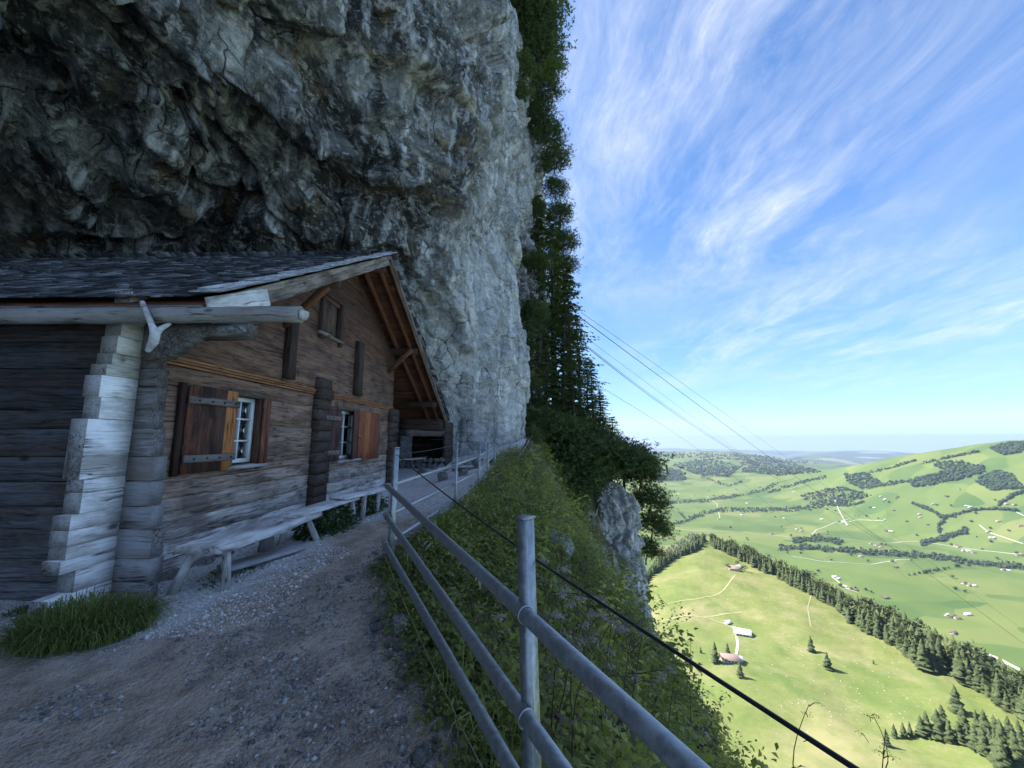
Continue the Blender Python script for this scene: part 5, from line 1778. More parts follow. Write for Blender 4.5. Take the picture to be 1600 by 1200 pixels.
def mound():
    """thick grass on the hump beside the far railing"""
    r = np.random.default_rng(17)
    n = 8200
    y = r.uniform(6.3, 18.0, n)
    x = edge_x(y) + r.uniform(-.10, 1.5, n) - .8 * sstep(12.3, 14, y) * r.random(n)
    top = np.interp(y, [6, 8, 10, 11.5, 13], [.0, .05, .20, .20, .0]) * np.exp(-((x - edge_x(y) - .5) / .6) ** 2)
    z = slope_z(x, y) + top * .7
    V, F = blades(np.column_stack([x, y, z - .05]), r.normal(-.4, 1.0, n), r.uniform(.14, .42, n) * (1 - .35 * sstep(12, 14, y)), np.clip(r.normal(.5, .22, n), .05, 1), r.uniform(.008, .016, n), r)
    b = Bag()
    b.add(V, F, np.repeat(np.clip(r.normal(.38, .2, n) + .5 * fbm(np.column_stack([x, y, z]) * .8, 3, 433) + np.where(r.random(n) < .2, .45, 0), 0, 1), 7))
    n = 3600
    y = r.uniform(6.4, 17.5, n)
    x = edge_x(y) + r.uniform(.0, 1.3, n) - .7 * sstep(12.3, 14, y) * r.random(n)
    top = np.interp(y, [6, 8, 10, 11.5, 13], [.0, .05, .20, .20, .0]) * np.exp(-((x - edge_x(y) - .5) / .6) ** 2)
    V, F = leaves(np.column_stack([x, y, slope_z(x, y) + top + r.uniform(0, .35, n)]), rnd_dirs(n, r, -.2, .9), r.uniform(.05, .12, n), r.uniform(.02, .05, n), r)
    b.add(V, F, np.repeat(np.clip(r.normal(.4, .25, n), 0, 1), 5))
    b.build('grassy_mound', M['grass'], kind='stuff', label='thick grassy mound beside the far railing posts', cat='grass')


mound()


# rocks showing through the slope
rs = random.Random(8)
for i in range(22):
    y = rs.uniform(5.5, 21)
    x = float(edge_x(y)) + rs.uniform(.6, 3.6)
    z = float(slope_z(x, y))
    sz = rs.uniform(.12, .42)
    o = bpy.data.objects.new('slope_rock', stone_me[i % 5])
    place(o, Matrix.Translation((x, y, z + sz * .15)) @ Matrix.Rotation(rs.uniform(0, 6), 4, 'Z') @ Matrix.Rotation(rs.uniform(-.5, .5), 4, 'X') @ Matrix.Diagonal((sz, sz * rs.uniform(.7, 1.3), sz * rs.uniform(.6, 1.0), 1)))
    tag(o, 'grey rock showing through the weeds of the steep slope', 'rock', 'rocks in the steep slope')


# tall dried umbel plants that stand out singly
def umbel(name, px, py, ydist, H, label, pale, seed, kind=0):
    r = np.random.default_rng(seed)
    top = on_y(px, py, ydist)
    root = np.array([top[0] - r.uniform(.05, .2), top[1] + r.uniform(-.05, .05), top[2] - H])
    t = np.linspace(0, 1, 7)
    bend = r.normal(0, .05, 2)
    pts = [lerp(root, top, a) + np.array([bend[0], bend[1], 0]) * math.sin(a * 3.1) for a in t]
    V, F = tube_path(pts, np.linspace(.0045, .002, 7), 5)
    b = Bag()
    b.add(V, F, .25)
    o = b.build(name, M['dry'], label=label, cat='plant', group='tall stalks on the slope')
    nb = 6 if kind == 0 else 3
    h = Bag()
    for k in range(nb):
        t0 = r.uniform(.55, .98)
        s = lerp(root, top, t0)
        e = s + np.array([r.normal(0, .10), r.normal(0, .10), r.uniform(.02, .12)]) * (1 if kind == 0 else .4)
        V, F = tube_path([s, lerp(s, e, .5) + [0, 0, .01], e], [.003, .0022, .0015], 4)
        b2 = Bag()
        b2.add(V, F, .2)
        b2.build('side_stem', M['dry'], o)
        m = 90 if kind == 0 else 22
        dd = rnd_dirs(m, r, -.6, .6)
        V, F = leaves(e + dd * r.uniform(.0, .032, (m, 1)) * np.array([1, 1, .6]), dd, r.uniform(.006, .014, m), .006, r, .3)
        h.add(V, F, np.repeat(np.clip(r.normal(pale, .12, m), 0, 1), 5))
    h.build('seed_head', M['dry'], o, kind='stuff')
    return o


for i, (u, v, yd, H, pl_, lab) in enumerate((
        (862, 893, 1.9, .75, .95, 'dry stalk with white fluffy seed head right beside the near post'),
        (905, 902, 2.1, .8, .95, 'branched dry stalk with white tufts just right of the near post'),
        (925, 935, 2.2, .8, .85, 'pale fluffy umbel plant below the wire rope'),
        (880, 945, 2.3, .7, .6, 'brownish feathery seed plant behind the near post'),
        (960, 955, 2.6, .8, .8, 'pale feathery umbel right of the near post'),
        (985, 1000, 2.4, .8, .9, 'white tufted stalk above the thick top pipe'),
        (1005, 985, 2.8, .8, .55, 'brown feathery plant near the foot of the rock outcrop'),
        (940, 990, 2.0, .6, .75, 'pale drooping seed plant between post and outcrop'),
        (1265, 1100, 3.0, .55, .05, 'lone dark seed head standing up before the pasture'),
        (1362, 1115, 3.2, .5, .1, 'thin dry stalk with a small dark head before the pasture'),
        (1384, 1140, 3.0, .45, .05, 'dark twiggy stalk rightmost among those below the wire'),
        (1060, 1003, 4.5, .9, .2, 'tall leafy stalk rising over the slope edge into the pasture'),
        (1080, 995, 5.2, 1.0, .2, 'taller thin stalk at the slope edge left of the pale barns'))):
    umbel('dry_stalk', u, v, yd, H, lab, pl_, 600 + i, 0 if i < 8 else 1)


# broad dock leaves low by the railing
def dock(px, py, z, n, L, label, seed):
    c = on_z(px, py, z)
    r = np.random.default_rng(seed)
    dd = rnd_dirs(n, r, .1, .7)
    b = Bag()
    for k in range(n):
        d = dd[k]
        ln = L * r.uniform(.7, 1.2)
        s = np.cross(d, [0, 0, 1])
        s /= np.linalg.norm(s)
        m = 6
        t = np.linspace(0, 1, m)
        cen = np.array([c + d * ln * a + np.array([0, 0, -.55 * ln * a * a]) for a in t])
        wd = ln * .22 * np.sin(np.clip(t * 2.9 + .15, 0, 3.1)) + .003
        up = np.cross(s, d)
        V = np.concatenate([cen - s * wd[:, None] + up * wd[:, None] * .25, cen, cen + s * wd[:, None] + up * wd[:, None] * .25])
        F = np.array([[i, i + 1, m + i + 1, m + i] for i in range(m - 1)] + [[m + i, m + i + 1, 2 * m + i + 1, 2 * m + i] for i in range(m - 1)])
        b.add(V, F, r.uniform(.1, .5))
    return b.build('dock_plant', M['weeds'], smooth=True, label=label, cat='plant', group='broad leaved plants by the railing')


dock(770, 1085, .05, 9, .26, 'broad leaved green plant between the two lower pipes', 1)
dock(745, 1010, .10, 8, .20, 'broad leaved plant just beyond the stone block', 2)
dock(800, 1165, -.05, 10, .26, 'broad leaved plant at the bottom left of the near post', 3)
dock(690, 900, .15, 8, .16, 'small broad leaved plant by the lowest pipe', 4)
dock(920, 1150, -.3, 12, .30, 'large leaved plant low behind the thick pipes', 5)

# rust coloured dead ferns at the foot of the rock
for j, (u, v, yd, lab) in enumerate(((786, 738, 13.0, 'rust brown dead fern at the end of the far railing'), (818, 752, 17.5, 'rust brown dead fern on the foot of the pale rock nose'), (806, 728, 17.0, 'small brown fern tuft higher on the pale rock foot'))):
    rr0 = np.random.default_rng(40 + j)
    c0 = on_y(u, v, yd)
    b_ = Bag()
    n_ = 260
    dd_ = rnd_dirs(n_, rr0, -.1, 1)
    V_, F_ = leaves(c0 + dd_ * rr0.random((n_, 1)) * np.array([.35, .35, .3]), dd_, rr0.uniform(.1, .22, n_), .05, rr0, .5)
    b_.add(V_, F_, np.repeat(rr0.uniform(0, 1, n_), 5))
    b_.build('dead_fern', mk_var('rust_fern', [(0, (0.10, 0.045, 0.02)), (1, (0.30, 0.15, 0.06))], .8), label=lab, cat='fern')

# ------------------------------------------------------------------ conifers on the cliff
def spruce_mesh(seed, H, R, dens=1.0, lean=0.0, bare=.05, up_sweep=.1):
    r = np.random.default_rng(seed)
    b = Bag()
    nz = int(H / .33 * dens)
    for i in range(nz):
        t = (i + r.random()) / nz
        z = H * (bare + (1 - bare) * t)
        Rb = R * (1 - t) ** .8 * r.uniform(.65, 1.15) + .12
        for k in range(int(r.integers(4, 7))):
            a = r.uniform(0, 6.283)
            ln = Rb * r.uniform(.55, 1.1)
            d = np.array([math.cos(a), math.sin(a), 0])
            m = max(4, int(ln / .16))
            s = (np.arange(m) + r.random(m)) / m
            droop = -.32 * ln * s ** 1.3 + up_sweep * ln * s ** 3
            pos = np.column_stack([d[0] * ln * s, d[1] * ln * s, z + droop]) + r.normal(0, .03, (m, 3))
            q = 6
            pos = np.repeat(pos, q, 0)
            sd = np.array([-d[1], d[0], 0])
            dirs = d * .8 + sd * r.normal(0, .9, (m * q, 1)) + np.array([0, 0, 1]) * r.normal(-.35, .3, (m * q, 1))
            L = r.uniform(.15, .30, m * q) * (1.1 - .4 * np.repeat(s, q)) * (R / 2.4) ** .5
            V, F = leaves(pos, dirs, L, L * .42, r, .25)
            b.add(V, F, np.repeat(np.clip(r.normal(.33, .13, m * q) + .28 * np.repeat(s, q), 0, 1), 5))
    return b


def add_tree(name, proto, trunk_me, loc, scale, rz, label, group, lean=0.0):
    e = empty(name, loc, label, 'tree', group)
    Mx = Matrix.Translation(Vector([float(c) for c in loc])) @ Matrix.Rotation(lean, 4, 'Y') @ Matrix.Rotation(rz, 4, 'Z') @ Matrix.Diagonal((*scale, 1))
    c = bpy.data.objects.new('crown', proto)
    place(c, Mx, e)
    t = bpy.data.objects.new('trunk', trunk_me)
    place(t, Mx, e)
    return e


def bag_mesh(b, name, mat):
    return mesh_np(name, np.concatenate(b.V), [np.concatenate(x) for x in (b.F3, b.F4) if x], mat, np.concatenate(b.var))


def trunk_mesh(H, r0, seed, limbs=0):
    r = np.random.default_rng(seed)
    b = Bag()
    t = np.linspace(0, 1, 9)
    pts = np.column_stack([r.normal(0, .04, 9) * H * .04, r.normal(0, .04, 9) * H * .04, H * t])
    V, F = tube_path(pts, r0 * (1 - t * .92), 8)
    b.add(V, F, .4)
    for k in range(limbs):
        z = r.uniform(.25, .9) * H
        a = r.uniform(0, 6.28)
        L = r.uniform(.2, .45) * H * (1.1 - z / H)
        e = np.array([math.cos(a) * L, math.sin(a) * L, z + L * .35])
        V, F = tube_path([[0, 0, z], e * .5 + [0, 0, z * .5 - .03], e], [r0 * .35, r0 * .22, r0 * .08], 5)
        b.add(V, F, .4)
    return bag_mesh(b, 'trunk', M['bark'])


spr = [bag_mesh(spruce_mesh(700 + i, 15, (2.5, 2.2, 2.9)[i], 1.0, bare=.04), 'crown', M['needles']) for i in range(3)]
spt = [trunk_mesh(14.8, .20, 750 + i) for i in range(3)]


def pine_mesh(seed, H, R, n=240, mat='needles', hollow=.35, flat=1.0):
    """bushy, irregular crown made of many needle tufts on limbs"""
    r = np.random.default_rng(seed)
    b = Bag()
    cl = max(8, int(n / 14))
    cen = rnd_dirs(cl, r, -.5, 1.0) * np.array([R, R, H * .45]) * r.uniform(.45, .95, (cl, 1)) + np.array([0, 0, H * .52])
    for c in cen:
        m = int(n / cl * r.uniform(.7, 1.3))
        pos = c + r.normal(0, 1, (m, 3)) * np.array([R, R, R * .7 * flat]) * .24
        for q in pos:
            k = 8
            dd = rnd_dirs(k, r, -.2, 1.0)
            L = r.uniform(.08, .17, k) * (R / 1.2) ** .5
            V, F = leaves(q + dd * .015, dd, L, L * .34, r, .02)
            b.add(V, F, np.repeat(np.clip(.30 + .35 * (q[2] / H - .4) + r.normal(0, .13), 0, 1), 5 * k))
    return b


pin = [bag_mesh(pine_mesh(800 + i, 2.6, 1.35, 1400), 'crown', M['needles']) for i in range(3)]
pit = [trunk_mesh(2.2, .07, 850 + i, 7) for i in range(3)]
brd = bag_mesh(pine_mesh(830, 3.0, 1.1, 700), 'crown', M['broadleaf'])

# spruces against the far rock: (pixel of the foot, distance, height in px of the tip, label)
TREES = [
    (868, 640, 36, 335, 0, 'tall dark spruce standing close against the grey rock wall'),
    (842, 600, 30, 380, 1, 'slim spruce growing in the cleft left of the tallest one'),
    (893, 640, 34, 415, 2, 'full spruce with a pointed tip right of the tallest one'),
    (908, 655, 37, 490, 0, 'shorter spruce at the outer edge of the wooded ledge'),
    (880, 660, 33, 470, 1, 'spruce in front of the pair below the rock wall'),
    (928, 680, 38, 560, 2, 'outermost small spruce before the sky above the dwarf pines'),
    (855, 690, 28, 540, 2, 'broad low spruce nearest the pale rock wall'),
    (850, 560, 40, 300, 2, 'spruce high on the ledge behind the tallest one'),
    (872, 520, 43, 345, 0, 'slender spruce on the skyline above the pointed one'),
    (897, 705, 29, 530, 0, 'young spruce rising from the dwarf pines on the left'),
    (918, 715, 30, 560, 1, 'young spruce rising from the middle of the dwarf pines'),
    (938, 728, 29, 610, 2, 'small pointed spruce on the skyline among the dwarf pines'),
    (958, 742, 28.5, 650, 0, 'low spruce on the skyline above the outcrop top'),
    (978, 752, 28, 690, 1, 'lowest pointed spruce at the outer edge above the outcrop'),
    (826, 640, 26, 470, 1, 'narrow spruce squeezed against the near rock corner'),
]
for i, (u, v, yd, vt, k, lab) in enumerate(TREES):
    foot, tip = on_y(u, v, yd), on_y(u, vt, yd)
    H = tip[2] - foot[2]
    s = H / 15.0
    wd = max(s, .6) * random.uniform(1.2, 1.5)
    add_tree('spruce_tree', spr[k], spt[k], foot, (wd, wd, s), random.uniform(0, 6), lab, 'spruces on the cliff ledge', rad(random.uniform(-2, 2)))
# bushy pines and shrubs
BUSH = [
    (900, 712, 27, 2.8, 'dwarf pine thicket above the rock outcrop, left part', 0), (930, 722, 27, 2.5, 'dwarf pine thicket directly above the outcrop', 1),
    (870, 730, 25, 3.4, 'dark dwarf pine bush beside the pale rock nose', 2), (955, 735, 26.5, 2.6, 'dwarf pine bush at the outer corner above the outcrop', 0),
    (850, 755, 23, 2.4, 'low dwarf pine bush at the foot of the pale rock nose', 1), (890, 765, 24, 2.6, 'dwarf pine bush just left above the outcrop', 2),
    (905, 690, 30, 2.2, 'dense dwarf pine behind the thicket', 1), (940, 705, 31, 2.0, 'dwarf pine on the skyline above the outcrop', 2),
    (915, 670, 33, 2.0, 'dwarf pine below the outermost spruce', 0), (885, 705, 28, 2.6, 'dwarf pine in the middle of the thicket', 2), (840, 685, 24, 2.2, 'light green dwarf pine hugging the pale rock nose', 0),
    (975, 745, 28.5, 2.9, 'dwarf pine leaning out left of the overhanging pine', 1), (860, 800, 21, 1.8, 'low bush under the pale rock nose', 1), (925, 740, 25.5, 1.7, 'small bush on the top of the outcrop', 0),
    (870, 775, 22.5, 2.0, 'dark bush between rock nose and outcrop', 0),
]
for i, (u, v, yd, s, lab, k) in enumerate(BUSH):
    c = on_y(u, v + 10, yd)
    add_tree('dwarf_pine', pin[k], pit[k], (c[0], c[1], c[2] - s * .35), (s * .66, s * .66, s * .55), random.uniform(0, 6), lab, 'dwarf pines on the ledge')
# the pine that leans out over the valley beside the outcrop
for j, (u, v, s) in enumerate(((1005, 745, 1.9), (1018, 790, 2.0), (1022, 830, 1.8), (1015, 865, 1.4), (1000, 720, 1.5))):
    c = on_y(u, v, 27.5)
    add_tree('leaning_pine', pin[j % 3], pit[j % 3], (c[0] - .3, c[1], c[2] - s * .5), (s * .44, s * .5, s * .52), random.uniform(0, 6),
             ('pine branches leaning out at shoulder height of the outcrop', 'dark pine hanging out right of the outcrop', 'lowest big pine beside the outcrop', 'pine tuft hanging lowest right of the outcrop', 'pine top on the skyline right above the outcrop')[j], 'pines hanging over the valley', rad(12))
# shrubs clinging to the cliff edge against the sky
EDGE = [(822, 20, 30, 3.6, 0), (835, 60, 31, 3.6, 1), (842, 100, 32, 2.8, 2), (850, 140, 33, 2.2, 0), (845, 180, 35, 2.2, 1), (858, 215, 37, 2.4, 2), (866, 255, 38, 2.4, 0),
        (868, 300, 39, 2.0, 1), (876, 340, 40, 2.2, 2), (880, 385, 41, 2.4, 0), (884, 420, 42, 2.2, 1), (812, 110, 27, 1.6, 2), (808, 150, 26, 1.4, 0), (838, 330, 34, 1.3, 1), (835, 420, 30, 1.8, 2), (828, 500, 27, 1.8, 0), (818, 600, 22, 1.0, 1), (826, 690, 20.5, 1.0, 2)]
for i, (u, v, yd, s, k) in enumerate(EDGE):
    c = on_y(u, v, yd)
    lab = ['shrub hanging at the very top of the cliff edge', 'shrub second from the top on the cliff edge', 'dark pine shrub just above the sunlit leaves', 'dark shrub below the sunlit leaves', 'thin shrub against pale rock high on the edge',
           'ragged shrub jutting into the sky high on the edge', 'ragged shrub a little lower on the cliff edge', 'small shrub halfway down the cliff edge', 'shrub below the middle of the cliff edge', 'bushy shrub above the pointed spruce tip',
           'low shrub right above the pointed spruce', 'green tuft on the rock left of the top shrubs', 'lower green tuft on the rock left of the top shrubs', 'small bush on the far rock face', 'hanging bush on the near rock corner',
           'bush on the near rock corner beside the slim spruce', 'tiny bush on the pale bulge of the near rock', 'yellowish bush at the foot of the near rock corner'][i]
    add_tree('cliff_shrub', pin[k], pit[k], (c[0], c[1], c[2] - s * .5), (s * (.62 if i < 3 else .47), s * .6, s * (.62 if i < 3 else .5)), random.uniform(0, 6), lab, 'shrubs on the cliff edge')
c = on_y(866, 112, 29)
add_tree('sunlit_shrub', brd, pit[0], (c[0], c[1], c[2] - 1.2), (.9, .9, .9), 1.0, 'bright yellow green shrub lit by the sun at the cliff edge', None)


# ------------------------------------------------------------------ rock outcrop below the pines
def build_outcrop():
    nu, nv = 150, 170
    u, v = np.meshgrid(np.linspace(0, 1, nu), np.linspace(0, 1, nv), indexing='ij')
    # plan: a blunt buttress; u runs round it from the back left to the back right
    px = np.interp(u, [0, .12, .35, .6, .8, 1], [2.0, 3.6, 4.9, 6.9, 7.9, 7.4])
    py = np.interp(u, [0, .12, .35, .6, .8, 1], [27.5, 26.2, 25.4, 25.2, 26.2, 29.5])
    ztop = np.interp(u, [0, .12, .3, .45, .6, .8, 1], [-1.6, -2.2, -2.4, -1.3, -1.6, -3.0, -3.4])
    z = ztop + (-13 - ztop) * v
    lean = np.interp(v, [0, .1, .5, 1], [-.5, 0, .2, .3])
    cx, cy_ = 5.5, 28.0
    X = px + (px - cx) * lean * .35
    Y = py + (py - cy_) * lean * .35
    P = np.stack([X, Y, z], 2).reshape(-1, 3)
    nrm = np.stack([(px - cx), (py - cy_) * 1.2, np.zeros_like(px)], 2).reshape(-1, 3)
    nrm /= np.linalg.norm(nrm, axis=1)[:, None]
    wq = P + .4 * np.stack([fbm(P * .6, 3, 501), fbm(P * .6 + 9, 3, 502), fbm(P * .6 + 19, 3, 503)], 1)
    fo, fb = facets(wq * np.array([1.1, 1.1, .38]), 61)
    d = .75 * fo - .30 * np.exp(-(fb / .06) ** 2)
    fo, fb = facets(wq * np.array([2.6, 2.6, .9]), 71)
    d += .28 * fo - .10 * np.exp(-(fb / .07) ** 2)
    d += .12 * fbm(P * 2.2, 4, 510, ridged=True)
    P = P + nrm * d[:, None]
    cap = P.reshape(nu, nv, 3)[:, 0, :]
    top = np.stack([lerp(cap, np.array([5.4, 28.6, -1.2]), .6)], 1)
    V = np.concatenate([np.stack([np.tile([5.4, 29.0, -1.0], (nu, 1))], 1), top, P.reshape(nu, nv, 3)], 1)
    obj_np('rock_outcrop', V.reshape(-1, 3), grid_faces(nu, nv + 2), M['rock_pale'], var=np.full(nu * (nv + 2), .55), label='pale fissured rock buttress below the dwarf pines', cat='rock')


build_outcrop()
# ------------------------------------------------------------------ valley: woods, trees, farms, roads
def far_spruce(seed, layers=6, n=7):
    r = np.random.default_rng(seed)
    b = Bag()
    for i in range(layers):
        t = i / layers
        z0, z1 = .06 + .94 * t * .92, min(1.0, .06 + .94 * (t + 1.75 / layers))
        R = .24 * (1 - t) ** .85 + .02
        a = np.arange(n) / n * 6.283 + r.uniform(0, 1)
        rr = R * r.uniform(.45, 1.25, n)
        V = np.concatenate([np.column_stack([np.cos(a) * rr, np.sin(a) * rr, z0 + r.uniform(-.035, .03, n) * 6 / layers]), [[r.normal(0, .01), r.normal(0, .01), z1]]])
        F = np.array([[k, (k + 1) % n, n] for k in range(n)])
        b.add(V, F, np.concatenate([np.clip(r.normal(.5, .2, n), 0, 1), [.7]]))
    V, F = tube_path([[0, 0, -.05], [0, 0, .2]], [.02, .016], 5)
    b.add(V, F, .1)
    return b


fs = [far_spruce(900 + i) for i in range(5)]
fine_me = [bag_mesh(far_spruce(920 + i, 13 + i % 3, 9), 'spruce', M['far_tree']) for i in range(6)]
fs_me = [bag_mesh(b, 'spruce', M['far_tree']) for b in fs]


def far_round(seed):
    r = np.random.default_rng(seed)
    V, F = stone_mesh(seed, 2)
    V = V * (1 + r.normal(0, .20, (len(V), 1))) * np.array([.42, .42, .42]) + np.array([0, 0, .55])
    b = Bag()
    b.add(V, F, np.clip(r.normal(.6, .2, len(V)), 0, 1))
    V, F = tube_path([[0, 0, -.05], [0, 0, .3]], [.04, .03], 5)
    b.add(V, F, .1)
    return b


fr = [far_round(950 + i) for i in range(3)]


def leafy_round(seed, n=170):
    q = np.random.default_rng(seed)
    b = Bag()
    cl = rnd_dirs(9, q, -.4, 1) * np.array([.27, .27, .26]) + np.array([0, 0, .58])
    c = cl[q.integers(0, 9, n)]
    d = rnd_dirs(n, q, -.6, 1)
    p = c + d * q.uniform(.10, .19, (n, 1))
    s_ = q.normal(0, 1, (n, 3, 3)) * .052
    V = (p[:, None, :] + s_).reshape(-1, 3)
    b.add(V, np.arange(n * 3).reshape(-1, 3), np.repeat(np.clip(.35 + .35 * d[:, 2] + q.normal(0, .18, n), 0, 1), 3))
    V, F = tube_path([[0, 0, -.05], [0, 0, .45]], [.035, .02], 5)
    b.add(V, F, .1)
    return b


lr = [leafy_round(970 + i) for i in range(4)]
lr_me = [bag_mesh(b, 'round_tree', M['far_tree']) for b in lr]
fr_me = [bag_mesh(b, 'round_tree', M['far_tree']) for b in fr]


def land_tree(name, u, v, H, me, label, group=None, wide=1.0):
    p = to_land(u, v)
    if p is None:
        return None
    o = bpy.data.objects.new(name, me)
    w_ = H * random.uniform(.85, 1.15) * wide
    place(o, Matrix.Translation((p[0], p[1], p[2] - .3)) @ Matrix.Rotation(random.uniform(0, 6), 4, 'Z') @ Matrix.Diagonal((w_, w_, H, 1)))
    return tag(o, label, 'tree', group)


for i, (u, v, H, lab) in enumerate(((1268, 1018, 15, 'single spruce on the sunny pasture, upper of two'), (1294, 1046, 15, 'single spruce on the sunny pasture, lower of two'), (1283, 938, 9, 'small round tree high on the pasture near the wood'),
                                    (1118, 1035, 18, 'tall tree group member left of the lower barns'), (1137, 1020, 9, 'small spruce between the two pasture barns'), (1157, 1058, 13, 'spruce just below the lower barns'), (1496, 1112, 19, 'large spruce standing alone right on the pasture'),
                                    (1365, 1037, 4, 'tiny bush alone in the middle of the pasture'), (1095, 1020, 6, 'small tree left of the lower barns'))):
    land_tree('pasture_spruce', u, v, H, fine_me[i % 6] if i != 2 else lr_me[0], lab)
for u, v, H, lab in ((1137, 889, 8, 'round tree left of the upper farmstead'), (1152, 884, 8, 'round tree behind the upper farmstead'), (1164, 893, 9, 'broad round tree right of the upper farmstead')):
    land_tree('farm_tree', u, v, H, lr_me[1], lab, None, 1.1)
r = np.random.default_rng(5)
# grove at the lower right: each spruce on its own
GR = [(1400, 1155, 10), (1412, 1150, 12), (1424, 1152, 15), (1438, 1150, 18), (1452, 1147, 14), (1390, 1166, 12), (1470, 1155, 20), (1484, 1160, 22), (1500, 1160, 19), (1514, 1165, 20), (1528, 1172, 17), (1540, 1182, 22), (1552, 1178, 20),
      (1562, 1190, 18), (1574, 1186, 21), (1586, 1192, 22), (1598, 1184, 22), (1546, 1162, 18), (1560, 1165, 19), (1580, 1168, 20), (1594, 1160, 20), (1530, 1150, 17), (1475, 1140, 15), (1508, 1145, 16), (1590, 1200, 20), (1570, 1205, 20)]
for k, (u, v, H) in enumerate(GR):
    land_tree('grove_spruce', u + r.normal(0, 2), v + r.normal(0, 2), H * r.uniform(.6, 1.2), fine_me[k % 6], 'dark spruce in the grove at the lower right of the pasture', 'spruces of the lower right grove')
# spruces rising from below the slope
for k in range(46):
    u = r.uniform(1110, 1340)
    v = r.uniform(1165, 1260) if u > 1180 else r.uniform(1120, 1230)
    d = ray(u, v)
    h = math.hypot(d[0], d[1])
    R_ = r.uniform(165, 250)
    x, y = d[0] / h * R_, d[1] / h * R_
    z = float(land_z(x, y))
    o = bpy.data.objects.new('slope_spruce', fine_me[k % 6])
    H = r.uniform(13, 22)
    place(o, Matrix.Translation((x, y, z)) @ Matrix.Rotation(r.uniform(0, 6), 4, 'Z') @ Matrix.Diagonal((H * .9, H * .9, H, 1)))
    tag(o, 'spruce in the wood right below the steep slope', 'tree', 'spruces below the steep slope')
# the wood along the crest of the near hill: nearest ones singly
rin = []
for u, v in ((1108, 846), (1170, 872), (1250, 908), (1310, 945), (1330, 975), (1400, 1010), (1430, 1045), (1500, 1062), (1560, 1088), (1600, 1118)):
    q = to_land(u, v)
    rin.append((math.degrees(math.atan2(q[0], q[1])), math.hypot(q[0], q[1])))
rin.sort()
ra, rr_ = zip(*rin)
cand = []
for k in range(2600):
    az = r.uniform(25.2, 52)
    R1 = np.interp(az, AZC, RCR) + 95
    R0 = min(np.interp(az, ra, rr_), R1 - 120)
    q = r.random()
    R_ = R0 + (R1 - R0) * q + r.normal(0, 3)
    cand.append((q, az, R_))
cand.sort()
wood = Bag()
for k, (q, az, R_) in enumerate(cand):
    x, y = math.sin(math.radians(az)) * R_, math.cos(math.radians(az)) * R_
    z = float(land_z(x, y))
    H = r.choice([r.uniform(7, 13), r.uniform(11, 18), r.uniform(15, 24)]) * (.85 + .3 * (az - 25) / 25)
    if k < 230:
        o = bpy.data.objects.new('crest_spruce', fine_me[k % 6])
        place(o, Matrix.Translation((x, y, z)) @ Matrix.Rotation(r.uniform(0, 6), 4, 'Z') @ Matrix.Diagonal((H * .95, H * .95, H, 1)))
        tag(o, 'spruce at the pasture edge of the wood along the hill crest', 'tree', 'spruces along the crest wood')
    else:
        src = fs[k % 5] if r.random() < .6 else lr[k % 4]
        a = r.uniform(0, 6.28)
        V = np.concatenate(src.V)
        V = np.column_stack([V[:, 0] * math.cos(a) - V[:, 1] * math.sin(a), V[:, 0] * math.sin(a) + V[:, 1] * math.cos(a), V[:, 2]]) * np.array([H * .95, H * .95, H]) + np.array([x, y, z])
        F = [np.concatenate(f) for f in (src.F3, src.F4) if f]
        wood.add(V, F, np.clip(np.concatenate(src.var) * .6 + r.normal(.25, .22), 0, 1))
wood.build('crest_wood', M['far_tree'], kind='stuff', label='dark mixed wood along the crest of the near hill', cat='wood')


def in_poly(u, v, P):
    c = False
    n = len(P)
    for i in range(n):
        (x1, y1), (x2, y2) = P[i], P[(i + 1) % n]
        if (y1 > v) != (y2 > v) and u < (x2 - x1) * (v - y1) / (y2 - y1 + 1e-9) + x1:
            c = not c
    return c


def scatter_px(pts, H0, H1, bag, wide=1.0, mats=0, kind='mix'):
    for u, v in pts:
        p = to_land(u, v)
        if p is None:
            continue
        H = H0 + (H1 - H0) * r.random() ** 1.6
        src = fr[int(r.integers(3))] if (kind == 'round' or (kind == 'mix' and r.random() < .5)) else fs[int(r.integers(5))]
        V = np.concatenate(src.V) * np.array([H * wide, H * wide, H]) + p
        bag.add(V, [np.concatenate(f) for f in (src.F3, src.F4) if f], np.clip(np.concatenate(src.var) * .6 + r.normal(.15, .2), 0, 1))


# left flank wood of the near hill
bag = Bag()
FL = [(996, 915), (1035, 862), (1080, 833), (1104, 838), (1096, 858), (1050, 876), (1015, 905), (1000, 925)]
scatter_px([(u, v) for u, v in zip(r.uniform(990, 1106, 4200), r.uniform(830, 925, 4200)) if in_poly(u, v, FL)], 10, 15, bag, 1.0, kind='spruce')
bag.build('flank_wood', M['far_tree'], kind='stuff', label='grey green wood on the left flank of the near hill', cat='wood')


def strip_pts(line, thick, n):
    L = np.array(line, float)
    seg = np.hypot(*np.diff(L, axis=0).T)
    cum = np.concatenate([[0], np.cumsum(seg)])
    s = r.uniform(0, cum[-1], n)
    x, y = np.interp(s, cum, L[:, 0]), np.interp(s, cum, L[:, 1])
    env = thick * (.35 + .65 * np.abs(np.sin(s * .09 + line[0][0])))
    return list(zip(x + r.normal(0, 1, n), y + r.uniform(-.5, .5, n) * env))


